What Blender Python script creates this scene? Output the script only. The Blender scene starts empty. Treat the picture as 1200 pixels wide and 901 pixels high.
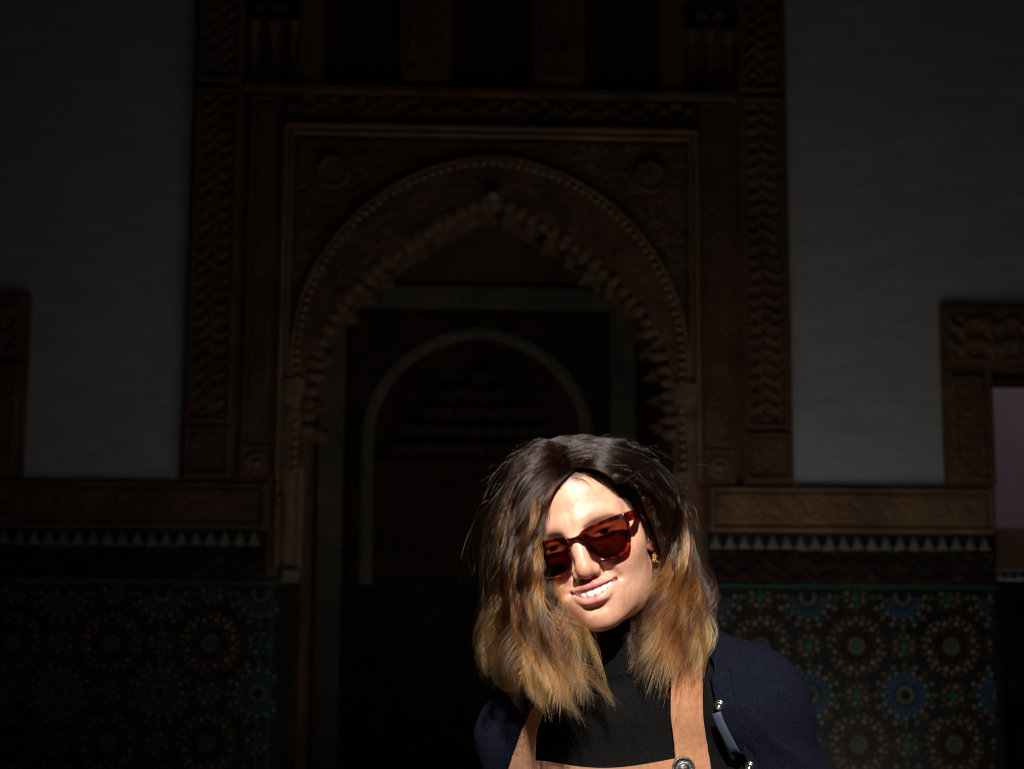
import bpy, bmesh, math, random
import numpy as np
from mathutils import Vector, Matrix

scene = bpy.context.scene
R = math.radians

# ---------------------------------------------------------------- camera
CAM_Z = 1.475
cam_data = bpy.data.cameras.new('camera')
cam_data.sensor_width = 36.0
cam_data.lens = 50.0
cam_data.clip_start = 0.05
cam_data.clip_end = 500.0
cam_data.dof.use_dof = True
cam_data.dof.focus_distance = 1.64
cam_data.dof.aperture_fstop = 6.7
cam = bpy.data.objects.new('camera', cam_data)
scene.collection.objects.link(cam)
cam.matrix_world = (Matrix.Translation((0, 0, CAM_Z)) @ Matrix.Rotation(R(90 + 7.6), 4, 'X')
                    @ Matrix.Rotation(R(0.35), 4, 'Z'))
scene.camera = cam

# ---------------------------------------------------------------- sky, sun, exposure
SUN_EL, SUN_AZ = 39.0, -3.0        # azimuth: degrees to the right of straight behind the camera
world = bpy.data.worlds.new('World')
scene.world = world
world.use_nodes = True
wn = world.node_tree.nodes
sky = wn.new('ShaderNodeTexSky')
sky.sky_type = 'NISHITA'
sky.sun_disc = False
sky.sun_elevation = R(SUN_EL)
sky.sun_rotation = R(180 - SUN_AZ)
wn['Background'].inputs['Strength'].default_value = 0.05
world.node_tree.links.new(sky.outputs[0], wn['Background'].inputs['Color'])
sun_data = bpy.data.lights.new('sun', 'SUN')
sun_data.energy = 5.0
sun_data.angle = R(0.53)
sun_data.color = (1.0, 0.94, 0.86)
sun = bpy.data.objects.new('sun', sun_data)
scene.collection.objects.link(sun)
sun_dir = Vector((math.sin(R(SUN_AZ)) * math.cos(R(SUN_EL)), -math.cos(R(SUN_AZ)) * math.cos(R(SUN_EL)), math.sin(R(SUN_EL))))
sun.rotation_euler = sun_dir.to_track_quat('Z', 'Y').to_euler()
sun.location = (2, -4, 9)
scene.view_settings.view_transform = 'Standard'
scene.view_settings.look = 'None'
scene.view_settings.exposure = 0.72
scene.view_settings.gamma = 1.0
scene.view_settings.use_curve_mapping = False
scene.render.engine = 'CYCLES'
scene.cycles.use_denoising = True
scene.render.filter_size = 1.2
scene.cycles.pixel_filter_type = 'BLACKMAN_HARRIS'
scene.cycles.filter_width = 1.2
scene.cycles.denoising_prefilter = 'ACCURATE'
scene.cycles.max_bounces = 10
scene.cycles.diffuse_bounces = 5
scene.cycles.transparent_max_bounces = 24
scene.cycles_curves.shape = 'RIBBONS'
scene.render.hair_type = 'STRIP'

# ---------------------------------------------------------------- helpers
COL = scene.collection
def tag(o, label=None, cat=None, group=None, kind=None):
    if label: o['label'] = label
    if cat: o['category'] = cat
    if group: o['group'] = group
    if kind: o['kind'] = kind
    return o
def empty(name, loc=(0, 0, 0), rz=0.0):
    o = bpy.data.objects.new(name, None)
    o.empty_display_size = 0.2
    COL.objects.link(o)
    o.location = loc
    o.rotation_euler = (0, 0, rz)
    return o
def link_mesh(name, me, mat=None, parent=None, smooth=False):
    o = bpy.data.objects.new(name, me)
    COL.objects.link(o)
    if mat is not None and not me.materials:
        me.materials.append(mat)
    if parent is not None:
        o.parent = parent
    if smooth:
        me.polygons.foreach_set('use_smooth', [True] * len(me.polygons))
    return o
def mesh_np(name, verts, faces):
    me = bpy.data.meshes.new(name)
    if isinstance(faces, np.ndarray):
        nf, k = faces.shape
        me.vertices.add(len(verts)); me.vertices.foreach_set('co', np.asarray(verts, np.float32).ravel())
        me.loops.add(nf * k); me.loops.foreach_set('vertex_index', faces.astype(np.int32).ravel())
        me.polygons.add(nf); me.polygons.foreach_set('loop_start', np.arange(0, nf * k, k, dtype=np.int32))
        me.update(calc_edges=True); me.validate()
    else:
        me.from_pydata([tuple(v) for v in verts], [], faces); me.update()
    return me
class NT:
    """small wrapper to write node materials tersely"""
    def __init__(s, name):
        s.m = bpy.data.materials.new(name); s.m.use_nodes = True
        s.t = s.m.node_tree; s.n = s.t.nodes; s.bsdf = s.n['Principled BSDF']; s.out = s.n['Material Output']
    def add(s, typ, **kw):
        n = s.n.new('ShaderNode' + typ)
        for k, v in kw.items():
            if k.startswith('_'): setattr(n, k[1:], v)
            else:
                key = int(k[1:]) if k[0] == 'i' and k[1:].isdigit() else k.replace('__', ' ')
                if isinstance(v, bpy.types.NodeSocket): s.t.links.new(v, n.inputs[key])
                else: n.inputs[key].default_value = v
        return n
    def set(s, **kw):
        for k, v in kw.items():
            inp = s.bsdf.inputs[k.replace('__', ' ')]
            if isinstance(v, bpy.types.NodeSocket): s.t.links.new(v, inp)
            else: inp.default_value = v
        return s
    def ramp(s, fac, *stops):
        r = s.add('ValToRGB', Fac=fac); e = r.color_ramp.elements
        while len(e) < len(stops): e.new(0.5)
        for el, (p, c) in zip(e, stops):
            el.position = p; el.color = (*c, 1) if len(c) == 3 else c
        return r.outputs['Color']
    def mix(s, fac, a, b, typ='MIX'):
        n = s.add('Mix', _data_type='RGBA', _blend_type=typ)
        for k, v in ((0, fac), (6, a), (7, b)):
            if isinstance(v, bpy.types.NodeSocket): s.t.links.new(v, n.inputs[k])
            else: n.inputs[k].default_value = v if k == 0 or len(v) == 4 else (*v, 1)
        return n.outputs[2]
    def bump(s, h, strength=0.3, dist=0.01):
        b = s.add('Bump', Height=h, Strength=strength, Distance=dist)
        return b.outputs[0]
def RGBA(c): return (*c, 1.0)
def sstep(a, b, x):
    t = np.clip((x - a) / (b - a), 0, 1); return t * t * (3 - 2 * t)
def lathe_at(name, prof, c, nor, mat, parent, seg_=28, smooth=True):
    nor = Vector(nor).normalized(); a = nor.orthogonal().normalized(); b = nor.cross(a)
    V = []; F = []
    for r_, h in prof:
        for i in range(seg_):
            th = 2 * math.pi * i / seg_; V.append(tuple(Vector(c) + a * (r_ * math.cos(th)) + b * (r_ * math.sin(th)) + nor * h))
    for k in range(len(prof) - 1):
        for i in range(seg_): F.append([k * seg_ + i, k * seg_ + (i + 1) % seg_, (k + 1) * seg_ + (i + 1) % seg_, (k + 1) * seg_ + i])
    F.append([(len(prof) - 1) * seg_ + i for i in range(seg_)])
    return link_mesh(name, mesh_np(name, V, F), mat, parent, smooth)
# ================================================================ the place: a roofed courtyard, its roof openings invented to steer the light
# ---- materials
def stucco(name, dark, mid, light, bump=0.5, sc=1.0):
    t = NT(name); tc = t.add('TexCoord').outputs['Object']
    n1 = t.add('TexNoise', Vector=tc, Scale=3.2 * sc, Detail=7.0, Roughness=0.65).outputs['Fac']
    n2 = t.add('TexNoise', Vector=tc, Scale=38.0 * sc, Detail=5.0).outputs['Fac']
    c1 = t.ramp(n1, (0.30, dark), (0.52, mid), (0.74, light))
    c2 = t.mix(0.55, c1, t.ramp(n2, (0.30, (0.55, 0.52, 0.50)), (0.70, (1.15, 1.12, 1.08))), 'MULTIPLY')
    t.set(Base__Color=c2, Roughness=0.9, Specular__IOR__Level=0.2, Normal=t.bump(n2, bump, 0.006))
    return t.m
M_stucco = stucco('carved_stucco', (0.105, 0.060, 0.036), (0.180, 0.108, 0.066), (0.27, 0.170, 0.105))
M_stucco_pale = stucco('worn_lit_stucco', (0.20, 0.118, 0.066), (0.30, 0.185, 0.108), (0.40, 0.26, 0.16))
M_beam = stucco('bare_plaster_beam', (0.17, 0.155, 0.135), (0.25, 0.23, 0.20), (0.32, 0.30, 0.26))
M_band = stucco('shaded_plaster_band', (0.14, 0.125, 0.11), (0.20, 0.18, 0.155), (0.26, 0.235, 0.20))  # darker copy of the beam plaster, standing in for shade in the hall
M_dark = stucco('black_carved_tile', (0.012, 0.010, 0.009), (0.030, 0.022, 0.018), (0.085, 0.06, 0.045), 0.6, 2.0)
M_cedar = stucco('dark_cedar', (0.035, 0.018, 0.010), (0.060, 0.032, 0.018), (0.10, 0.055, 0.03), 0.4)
t = NT('grey_plaster'); tc = t.add('TexCoord').outputs['Object']
n1 = t.add('TexNoise', Vector=tc, Scale=1.3, Detail=8.0, Roughness=0.6).outputs['Fac']; n2 = t.add('TexNoise', Vector=tc, Scale=22.0, Detail=6.0).outputs['Fac']
ms = t.add('Mapping', Vector=tc, Scale=(2.2, 2.2, 9.0)).outputs[0]; n3 = t.add('TexNoise', Vector=ms, Scale=1.6, Detail=5.0, Distortion=0.8).outputs['Fac']
c = t.mix(0.5, t.ramp(n1, (0.3, (0.40, 0.435, 0.47)), (0.7, (0.53, 0.57, 0.61))), t.ramp(n3, (0.32, (0.37, 0.40, 0.43)), (0.68, (0.58, 0.62, 0.66))))
t.set(Base__Color=c, Roughness=0.85, Normal=t.bump(n2, 0.25, 0.004)); M_plaster = t.m
t = NT('pink_plaster'); tc = t.add('TexCoord').outputs['Object']; n1 = t.add('TexNoise', Vector=tc, Scale=2.0, Detail=8.0).outputs['Fac']
t.set(Base__Color=t.ramp(n1, (0.3, (0.60, 0.49, 0.53)), (0.7, (0.72, 0.61, 0.64))), Roughness=0.9); M_pink = t.m
t = NT('marble_paving'); tc = t.add('TexCoord').outputs['Object']
n1 = t.add('TexNoise', Vector=tc, Scale=1.7, Detail=9.0, Distortion=1.2).outputs['Fac']
bk = t.add('TexBrick', Vector=tc, Scale=1.6, Color1=RGBA((0.42, 0.405, 0.385)), Color2=RGBA((0.38, 0.365, 0.345)), Mortar=RGBA((0.30, 0.27, 0.24)), Mortar__Size=0.008)
c = t.mix(0.35, bk.outputs['Color'], t.ramp(n1, (0.35, (0.47, 0.455, 0.43)), (0.65, (0.34, 0.325, 0.305))))
t.set(Base__Color=c, Roughness=0.55); M_floor = t.m
def glaze(name, c0, c1):
    t = NT(name); tc = t.add('TexCoord').outputs['Object']; n = t.add('TexNoise', Vector=tc, Scale=14.0, Detail=3.0).outputs['Fac']
    t.set(Base__Color=t.ramp(n, (0.35, c0), (0.65, c1)), Roughness=0.45); return t.m
G_blue = glaze('blue_glaze', (0.018, 0.060, 0.110), (0.040, 0.105, 0.180)); G_white = glaze('white_glaze', (0.27, 0.255, 0.22), (0.40, 0.385, 0.34))
G_green = glaze('green_glaze', (0.015, 0.085, 0.055), (0.030, 0.14, 0.090)); G_amber = glaze('amber_glaze', (0.24, 0.11, 0.030), (0.36, 0.18, 0.05))
G_black = glaze('black_glaze', (0.006, 0.006, 0.006), (0.016, 0.014, 0.013)); G_red = glaze('oxblood_glaze', (0.12, 0.035, 0.02), (0.19, 0.06, 0.03))

# ---- shapes
def box_mesh(name, x0, x1, y0, y1, z0, z1, bev=0.0):
    bm = bmesh.new(); bmesh.ops.create_cube(bm, size=1.0)
    for v in bm.verts: v.co = Vector(((x0 + x1) / 2 + v.co.x * (x1 - x0), (y0 + y1) / 2 + v.co.y * (y1 - y0), (z0 + z1) / 2 + v.co.z * (z1 - z0)))
    if bev: bmesh.ops.bevel(bm, geom=bm.edges[:], offset=bev, segments=2, affect='EDGES')
    me = bpy.data.meshes.new(name); bm.to_mesh(me); bm.free(); return me
def box(name, x0, x1, y0, y1, z0, z1, mat, parent, bev=0.0):
    return link_mesh(name, box_mesh(name, x0, x1, y0, y1, z0, z1, bev), mat, parent)
def arabesque(x_, z_, k=1.0, seed=0.0):
    a = 62 * k; b = 62 * k
    p = x_ * a + 1.7 * np.sin(z_ * b * 0.62 + seed) + 0.6 * np.sin((x_ + z_) * a * 0.9 + seed * 2)
    q = z_ * b + 1.7 * np.sin(x_ * a * 0.62 + 1.3 + seed) + 0.6 * np.sin((x_ - z_) * a * 1.1)
    v = np.sin(p) * np.sin(q) + 0.35 * np.sin(p * 2.1 + q)
    return sstep(-0.05, 0.35, np.abs(v))
def script(x_, z_, k=1.0, seed=0.0):
    p = x_ * 80 * k + 1.1 * np.sin(z_ * 70 * k + seed) ; q = z_ * 52 * k + 1.6 * np.sin(x_ * 34 * k + seed)
    v = np.maximum(np.sin(p) * (0.5 + 0.5 * np.sin(x_ * 37 * k)), np.sin(q + 0.6 * np.sin(p * 0.5)) * 0.8)
    return sstep(0.0, 0.5, v)
def relief(name, x0, x1, z0, z1, y, amp, fn, mat, parent, res=0.010, k=1.0, seed=0.0, base=0.012, keep=None):
    """a carved panel: displaced front grid on a slab; carving stands proud of y by amp"""
    nx, nz = max(3, int((x1 - x0) / res)), max(3, int((z1 - z0) / res))
    X, Z = np.meshgrid(np.linspace(x0, x1, nx + 1), np.linspace(z0, z1, nz + 1), indexing='ij')
    h = fn(X, Z, k, seed)
    Y = y - base - amp * h
    Y[0, :] = Y[-1, :] = y + 0.004; Y[:, 0] = Y[:, -1] = y + 0.004
    V = np.stack([X, Y, Z], -1).reshape(-1, 3)
    I, J = np.meshgrid(np.arange(nx), np.arange(nz), indexing='ij'); a = (I * (nz + 1) + J).ravel()
    F = np.stack([a, a + nz + 1, a + nz + 2, a + 1], 1)
    if keep is not None:
        c = V[F].mean(1); F = F[keep(c[:, 0], c[:, 2])]
    return link_mesh(name, mesh_np(name, V, F), mat, parent)
def frame_rect(name, x0, x1, z0, z1, w, y0, y1, mat, parent):
    """a rectangular moulding as one mesh"""
    V = []; F = []
    prof = [(0, y1), (0, y0 + 0.006), (w * 0.2, y0), (w * 0.8, y0), (w, y0 + 0.006), (w, y1)]
    for d, yy in prof:
        for cx, cz in ((x0 + d, z0 + d), (x1 - d, z0 + d), (x1 - d, z1 - d), (x0 + d, z1 - d)): V.append((cx, yy, cz))
    for k in range(len(prof) - 1):
        for i in range(4): F.append([k * 4 + i, k * 4 + (i + 1) % 4, (k + 1) * 4 + (i + 1) % 4, (k + 1) * 4 + i])
    return link_mesh(name, mesh_np(name, V, F), mat, parent)
def prism_mesh(name, poly, depth, bev=0.15):
    """an extruded tile in the x-z plane, front towards -y, with a slightly smaller face"""
    c = np.mean(poly, axis=0); n = len(poly); V = []
    for (px_, pz_), yy in [(q, 0.0) for q in poly] + [(c + (np.array(q) - c) * (1 - bev), -depth) for q in poly]: V.append((px_, yy, pz_))
    F = [[i, (i + 1) % n, n + (i + 1) % n, n + i] for i in range(n)] + [[n + i for i in range(n)]]
    return mesh_np(name, V, F)
def sweep(name, pts, r_, mat, parent, n=8, sy=1.0):
    """a moulding of round section along a curve in the x-z plane"""
    pts = np.array(pts); T = np.gradient(pts, axis=0); V = []; F = []
    for p, tg in zip(pts, T):
        tg = tg / (np.linalg.norm(tg) + 1e-9); nr = np.cross(tg, (0, 1, 0))
        for i in range(n):
            a = 2 * math.pi * i / n; V.append(tuple(p + nr * r_ * math.cos(a) + np.array([0, 1, 0]) * r_ * sy * math.sin(a)))
    for k in range(len(pts) - 1):
        for i in range(n): F.append([k * n + i, k * n + (i + 1) % n, (k + 1) * n + (i + 1) % n, (k + 1) * n + i])
    return link_mesh(name, mesh_np(name, V, F), mat, parent, smooth=True)

# ---- floor, roof with openings shaped to aim the sun, enclosing walls (all outside the picture except through their light)
WY, YAWW = 8.05, R(2.2)
tag(link_mesh('courtyard_floor', mesh_np('courtyard_floor', [(-9, -9, 0), (9, -9, 0), (9, 16, 0), (-9, 16, 0)], [[0, 1, 2, 3]]), M_floor), kind='structure')
ROOF = 5.75
HOLES = ((-0.85, 0.50, -4.90, -2.95), (-1.05, 2.25, -1.85, 0.20), (2.50, 5.15, 8.62, 10.62))     # openings invented to steer sun onto the woman, floor and room: x0, x1, y0, y1
gx = sorted({-9.0, 9.0, *[q for h in HOLES for q in h[:2]]}); gy = sorted({-9.0, 16.0, *[q for h in HOLES for q in h[2:]]})
solid = lambda i, j: 0 <= i < len(gx) - 1 and 0 <= j < len(gy) - 1 and not any(h[0] <= gx[i] < h[1] and h[2] <= gy[j] < h[3] for h in HOLES)
V = []; F = []
def quad(*q): F.append(list(range(len(V), len(V) + 4))); V.extend(q)
z0, z1 = ROOF, ROOF + 0.35
for i in range(len(gx) - 1):
    for j in range(len(gy) - 1):
        if not solid(i, j): continue
        a, b, c, e = gx[i], gx[i + 1], gy[j], gy[j + 1]
        quad((a, c, z1), (b, c, z1), (b, e, z1), (a, e, z1)); quad((a, e, z0), (b, e, z0), (b, c, z0), (a, c, z0))
        if not solid(i - 1, j): quad((a, e, z0), (a, c, z0), (a, c, z1), (a, e, z1))
        if not solid(i + 1, j): quad((b, c, z0), (b, e, z0), (b, e, z1), (b, c, z1))
        if not solid(i, j - 1): quad((a, c, z0), (b, c, z0), (b, c, z1), (a, c, z1))
        if not solid(i, j + 1): quad((b, e, z0), (a, e, z0), (a, e, z1), (b, e, z1))
tag(link_mesh('roof', mesh_np('roof', V, F), M_cedar), kind='structure')  # unseen roof, closed in to hold back the sky
tag(box('shade_beam', -5.2, 5.2, 6.55, 6.85, 4.45, ROOF - 0.003, M_cedar, None), kind='structure')  # unseen beam added to shade the top of the wall
for nm, a in (('wall', (-5.6, -5.2, -6.6, 8.8)), ('wall', (5.2, 5.6, -6.6, 13.0)), ('wall', (-5.2, 5.2, -6.6, -6.2))):
    tag(box(nm, a[0], a[1], a[2], a[3], 0, ROOF + 0.02, M_stucco, None), kind='structure')
U0 = -0.125       # axis of the portal along the wall
def facade(name, label, cat, group=None):
    o = empty(name, (0, WY, 0), YAWW); tag(o, label, cat, group); return o

# ---- the plaster wall between portal and doors
DL, DR, DT = -2.725, 2.478, 3.03
pw = facade('courtyard_wall', 'shaded grey plaster wall either side of the carved archway', 'wall')
for x0, x1, z0, z1 in ((DL - 0.02, U0 - 1.73, 0.0, ROOF), (U0 + 1.73, DR + 0.02, 0.0, ROOF), (-6.2, DL - 0.02, DT - 0.02, ROOF), (DR + 0.02, 6.2, DT - 0.02, ROOF)):
    box('plaster_panel', x0, x1, 0.0, 0.42, z0, z1, M_plaster, pw)
box('plaster_panel', -6.2, -4.3, 0.0, 0.42, 0, DT - 0.02, M_plaster, pw); box('plaster_panel', 4.1, 6.2, 0.0, 0.42, 0, DT - 0.02, M_plaster, pw)

# ---- portal
cp = facade('carved_portal', 'tall carved brown stucco archway with pilasters behind the woman', 'archway')
ZS, CC, RR = 2.68, 0.069, 1.199
def arch_outer(n, shrink=0.0, zlow=2.05):
    r_ = RR - shrink; th1 = math.acos(CC / r_); P = []
    for a in np.linspace(0, th1, n): P.append((-CC + r_ * math.cos(a), ZS + r_ * math.sin(a)))
    right = [(P[0][0], zlow)] + P
    left = [(-x_, z_) for x_, z_ in right]
    return np.array(left + right[::-1][1:])
INN_C = np.array([(1.045, 0.0), (1.045, 2.05), (1.045, 2.36), (1.025, 2.58), (0.975, 2.78), (0.87, 2.99), (0.72, 3.17), (0.52, 3.34), (0.30, 3.49), (0.11, 3.60), (0.0, 3.64)])
def densify(P, step):
    d = np.concatenate([[0], np.cumsum(np.linalg.norm(np.diff(P, axis=0), axis=1))]); s_ = np.linspace(0, d[-1], int(d[-1] / step) + 1)
    return np.stack([np.interp(s_, d, P[:, i]) for i in range(P.shape[1])], 1)
half_i = densify(INN_C, 0.04)
inner_full = np.concatenate([half_i * np.array([-1, 1]), half_i[::-1][1:]])
# solid block with the opening: front, soffit, back
def arch_block(name, curve, x0, x1, ztop, y0, y1, mat, parent, xc):
    n = len(curve); V = []; F = []
    cum = np.concatenate([[0], np.cumsum(np.linalg.norm(np.diff(curve, axis=0), axis=1))]); cum /= cum[-1]
    W, Ht = x1 - x0, ztop; per = 2 * Ht + W
    outer = []
    for i in range(n):
        c_ = curve[i]
        ang = math.atan2(c_[1] - 1.2, c_[0]) if c_[1] > 1.2 else (math.pi if c_[0] < 0 else 0.0)
        if c_[1] <= 1.2: o_ = (x0 if c_[0] < 0 else x1, c_[1])
        else:
            dx, dz = math.cos(ang), math.sin(ang); k = min((abs(x1 if dx > 0 else x0)) / max(abs(dx), 1e-6), (ztop - 1.2) / max(dz, 1e-6)); o_ = (dx * k, 1.2 + dz * k)
        outer.append(o_)
    for yy in (y0, y1):
        for q in curve: V.append((xc + q[0], yy, q[1]))
        for q in outer: V.append((xc + q[0], yy, q[1]))
    for i in range(n - 1):
        F += [[i, i + 1, n + i + 1, n + i], [2 * n + i, 3 * n + i, 3 * n + i + 1, 2 * n + i + 1], [i, 2 * n + i, 2 * n + i + 1, i + 1], [n + i, n + i + 1, 3 * n + i + 1, 3 * n + i]]
    # corners of the rectangle
    b = len(V)
    V += [(xc + x0, y0, ztop), (xc + x1, y0, ztop), (xc + x0, y1, ztop), (xc + x1, y1, ztop)]
    for cx, ci in ((x0, 0), (x1, 1)):
        js = [j for j in range(n) if abs(outer[j][0] - cx) < 1e-6]; ks = [j for j in range(n) if abs(outer[j][1] - ztop) < 1e-6]
        j, k_ = (js[-1], ks[0]) if ci == 0 else (js[0], ks[-1])
        F += [[n + j, n + k_, b + ci], [3 * n + j, 3 * n + k_, b + 2 + ci]]
    return link_mesh(name, mesh_np(name, V, F), mat, parent)
arch_block('portal_wall', inner_full, -1.735, 1.735, ROOF - 0.002, 0.010, 0.60, M_stucco, cp, U0)
for s in (-1, 1):
    def X(a, b): return (U0 + min(s * a, s * b), U0 + max(s * a, s * b))
    # wide outer pilaster: frame and stacked carved panels
    x0, x1 = X(1.445, 1.73)
    pil = box('pilaster', x0, x1, -0.030, 0.012, 1.99, ROOF - 0.003, M_stucco, cp, 0.004)
    for z0, z1 in ((2.015, 2.285), (2.315, 4.26), (4.30, 5.6)):
        frame_rect('panel_frame', x0 + 0.018, x1 - 0.018, z0, z1, 0.020, -0.050, -0.028, M_stucco, pil)
        relief('carved_panel', x0 + 0.040, x1 - 0.040, z0 + 0.022, z1 - 0.022, -0.026, 0.009, script if z1 > 2.4 else arabesque, M_stucco, pil, 0.007, 1.55 if z1 > 2.4 else 1.0, s * 1.3 + z0, 0.004)
    # narrow inner pilaster with cartouche and rosette
    x0, x1 = X(1.215, 1.405)
    pil = box('pilaster', x0, x1, -0.022, 0.012, 1.99, 4.235, M_stucco, cp, 0.004)
    relief('carved_panel', x0 + 0.030, x1 - 0.030, 2.20, 4.19, -0.018, 0.011, arabesque, M_stucco, pil, 0.008, 1.3, s * 2.1, 0.004)
    frame_rect('panel_frame', x0 + 0.010, x1 - 0.010, 2.175, 4.215, 0.013, -0.036, -0.020, M_stucco, pil)
    ros = lathe_at('rosette', [(0.062, 0), (0.062, 0.010), (0.050, 0.016), (0.046, 0.006), (0.030, 0.006), (0.022, 0.016), (0.001, 0.020)], ((x0 + x1) / 2, -0.022, 2.085), (0, -1, 0), M_stucco_pale, pil, 24)
    for k in range(8):
        a = k * math.pi / 4; lathe_at('petal', [(0.0075, 0), (0.006, 0.006), (0.0008, 0.009)], ((x0 + x1) / 2 + 0.038 * math.cos(a), -0.028, 2.085 + 0.038 * math.sin(a)), (0, -1, 0), M_stucco_pale, ros, 8)
    # jamb: engaged column with impost, worn at the bottom
    prof = [(0.066, 1.46), (0.064, 1.70), (0.060, 1.72), (0.066, 1.74), (0.062, 2.05), (0.070, 2.08), (0.078, 2.13), (0.070, 2.20), (0.088, 2.26), (0.098, 2.34), (0.086, 2.40), (0.104, 2.47), (0.110, 2.56)]
    V = []; F = []; ng = 20
    P = densify(np.array(prof), 0.02); gq = np.random.default_rng(5 + s)
    for j, (r_, z_) in enumerate(P):
        for i in range(ng):
            a = 2 * math.pi * i / ng; rr = 0.78 * r_ * (1 + 0.05 * math.sin(3 * a + z_ * 21 + s) + 0.04 * math.sin(7 * a - z_ * 40)) + gq.normal(0, 0.0012)
            V.append((U0 + s * 1.130 + rr * 1.05 * math.cos(a), 0.025 + rr * math.sin(a), z_))
    for j in range(len(P) - 1):
        for i in range(ng): F.append([j * ng + i, j * ng + (i + 1) % ng, (j + 1) * ng + (i + 1) % ng, (j + 1) * ng + i])
    jc = link_mesh('jamb_column', mesh_np('jamb_column', V, F), M_stucco_pale, cp, smooth=True)
    x0, x1 = X(1.055, 1.145); box('plinth_block', x0, x1, -0.055, 0.05, 1.425, 1.495, M_beam, jc, 0.006)
    x0, x1 = X(1.046, 1.127); box('jamb_panel', x0, x1, -0.018, 0.011, 0.0, 1.424, M_dark, cp, 0.003)
    x0, x1 = X(1.046, 1.212); relief('jamb_panel', x0, x1, 1.50, 2.50, 0.008, 0.012, arabesque, M_stucco_pale, cp, 0.010, 0.8, s, 0.010)
    # spandrel with its medallion
    x0, x1 = X(0.0, 1.145)
    def outside(xx, zz):
        q = np.abs(xx - U0); return (np.hypot(q + CC, zz - ZS) > RR - 0.02) | ((zz < ZS) & (q > RR - CC - 0.02))
    sp = relief('spandrel', x0, x1, 2.52, 3.985, 0.004, 0.013, arabesque, M_stucco, cp, 0.010, 1.0, 0.7 * s, 0.006, outside)
    md = lathe_at('medallion', [(0.098, 0), (0.098, 0.022), (0.088, 0.030), (0.078, 0.020), (0.040, 0.026), (0.001, 0.028)], (U0 + s * 0.92, -0.014, 3.775), (0, -1, 0), M_stucco, sp, 28)
# arch mouldings
oc = arch_outer(40)
oc3 = np.stack([U0 + oc[:, 0], np.full(len(oc), -0.030), oc[:, 1]], 1)
am = sweep('arch_moulding', oc3, 0.016, M_stucco_pale, cp)
bead_me = None
bd = densify(oc, 0.052)
for k, (bx_, bz_) in enumerate(bd):
    if bead_me is None:
        bead_me = lathe_at('bead', [(0.020, 0), (0.019, 0.010), (0.012, 0.019), (0.001, 0.022)], (0, 0, 0), (0, -1, 0), M_stucco_pale, am, 10); o = bead_me
    else:
        o = bead_me.copy(); COL.objects.link(o)
    o.location = (U0 + bx_ * 0.972, -0.032, ZS + (bz_ - ZS) * (0.972 if bz_ > ZS else 1.0))
# archivolt face: carved ring between the two curves
no = 260
def resamp2(P, n):
    d = np.concatenate([[0], np.cumsum(np.linalg.norm(np.diff(P, axis=0), axis=1))]); d /= d[-1]
    return np.stack([np.interp(np.linspace(0, 1, n), d, P[:, i]) for i in range(2)], 1)
ic = inner_full[inner_full[:, 1] >= 2.05]
A_, B_ = resamp2(oc * np.array([0.985, 1.0]), no), resamp2(ic, no); nw = 22; V = []
for i in range(no):
    for j in range(nw + 1):
        q = A_[i] + (B_[i] - A_[i]) * j / nw; u_ = i / no * 4.2; v_ = j / nw * 0.20
        h = arabesque(np.array(u_), np.array(v_), 1.35, 0.4) * (0 < j < nw)
        V.append((U0 + q[0], -0.006 - 0.011 * float(h) + (0.016 if j in (0, nw) else 0), q[1]))
I, J = np.meshgrid(np.arange(no - 1), np.arange(nw), indexing='ij'); a = (I * (nw + 1) + J).ravel()
av = link_mesh('archivolt', mesh_np('archivolt', V, np.stack([a, a + 1, a + nw + 2, a + nw + 1], 1)), M_stucco, cp)
# hanging cusps under the arch, two tiers
def cusp_mesh(w, d, y0, y1, seed):
    g = np.random.default_rng(seed); prof = []
    for i in range(13):
        u_ = -1 + 2 * i / 12; prof.append((u_ * w / 2, -d * (0.28 + 0.72 * (abs(math.cos(u_ * math.pi / 2)) ** 0.7) * (0.80 + 0.20 * math.cos(u_ * 9))) ))
    prof = [(-w / 2, 0.02)] + prof + [(w / 2, 0.02)]; n = len(prof); V = []; F = []
    ys = np.linspace(y0, y1, 4)
    for k, yy in enumerate(ys):
        sc_ = [0.80, 1.0, 0.92, 0.75][k]
        for px_, pz_ in prof: V.append((px_ * (1 if k else 0.9), yy, pz_ * sc_ + g.normal(0, 0.002)))
    for k in range(3):
        for i in range(n - 1): F.append([k * n + i, k * n + i + 1, (k + 1) * n + i + 1, (k + 1) * n + i][::-1])
    F.append(list(range(n))); F.append([3 * n + i for i in range(n)][::-1])
    return mesh_np('cusp', V, F)
cm = [cusp_mesh(0.078, 0.058, -0.020, 0.13, k) for k in range(3)] + [cusp_mesh(0.092, 0.090, 0.15, 0.42, k) for k in range(3)]
for m in cm: m.materials.append(M_stucco); m.polygons.foreach_set('use_smooth', [True] * len(m.polygons))
ci = densify(ic[ic[:, 1] > 2.25], 0.074); T = np.gradient(ci, axis=0)
for k, (q, tg) in enumerate(zip(ci, T)):
    an = math.atan2(tg[1], tg[0])
    for tier in (0, 1):
        if tier and k % 2: continue
        o = bpy.data.objects.new('cusp', cm[tier * 3 + k % 3]); COL.objects.link(o); o.parent = cp
        jt = np.random.default_rng(100 + k * 2 + tier).normal(0, 1, 4)
        o.location = (U0 + q[0] + 0.004 * jt[0], 0.004 * jt[1], q[1] + 0.004 * jt[2]); o.rotation_euler = (0, -an + 0.10 * jt[3], 0.06 * jt[1]); o.scale = (1, 1, 1 + 0.22 * jt[2])
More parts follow.
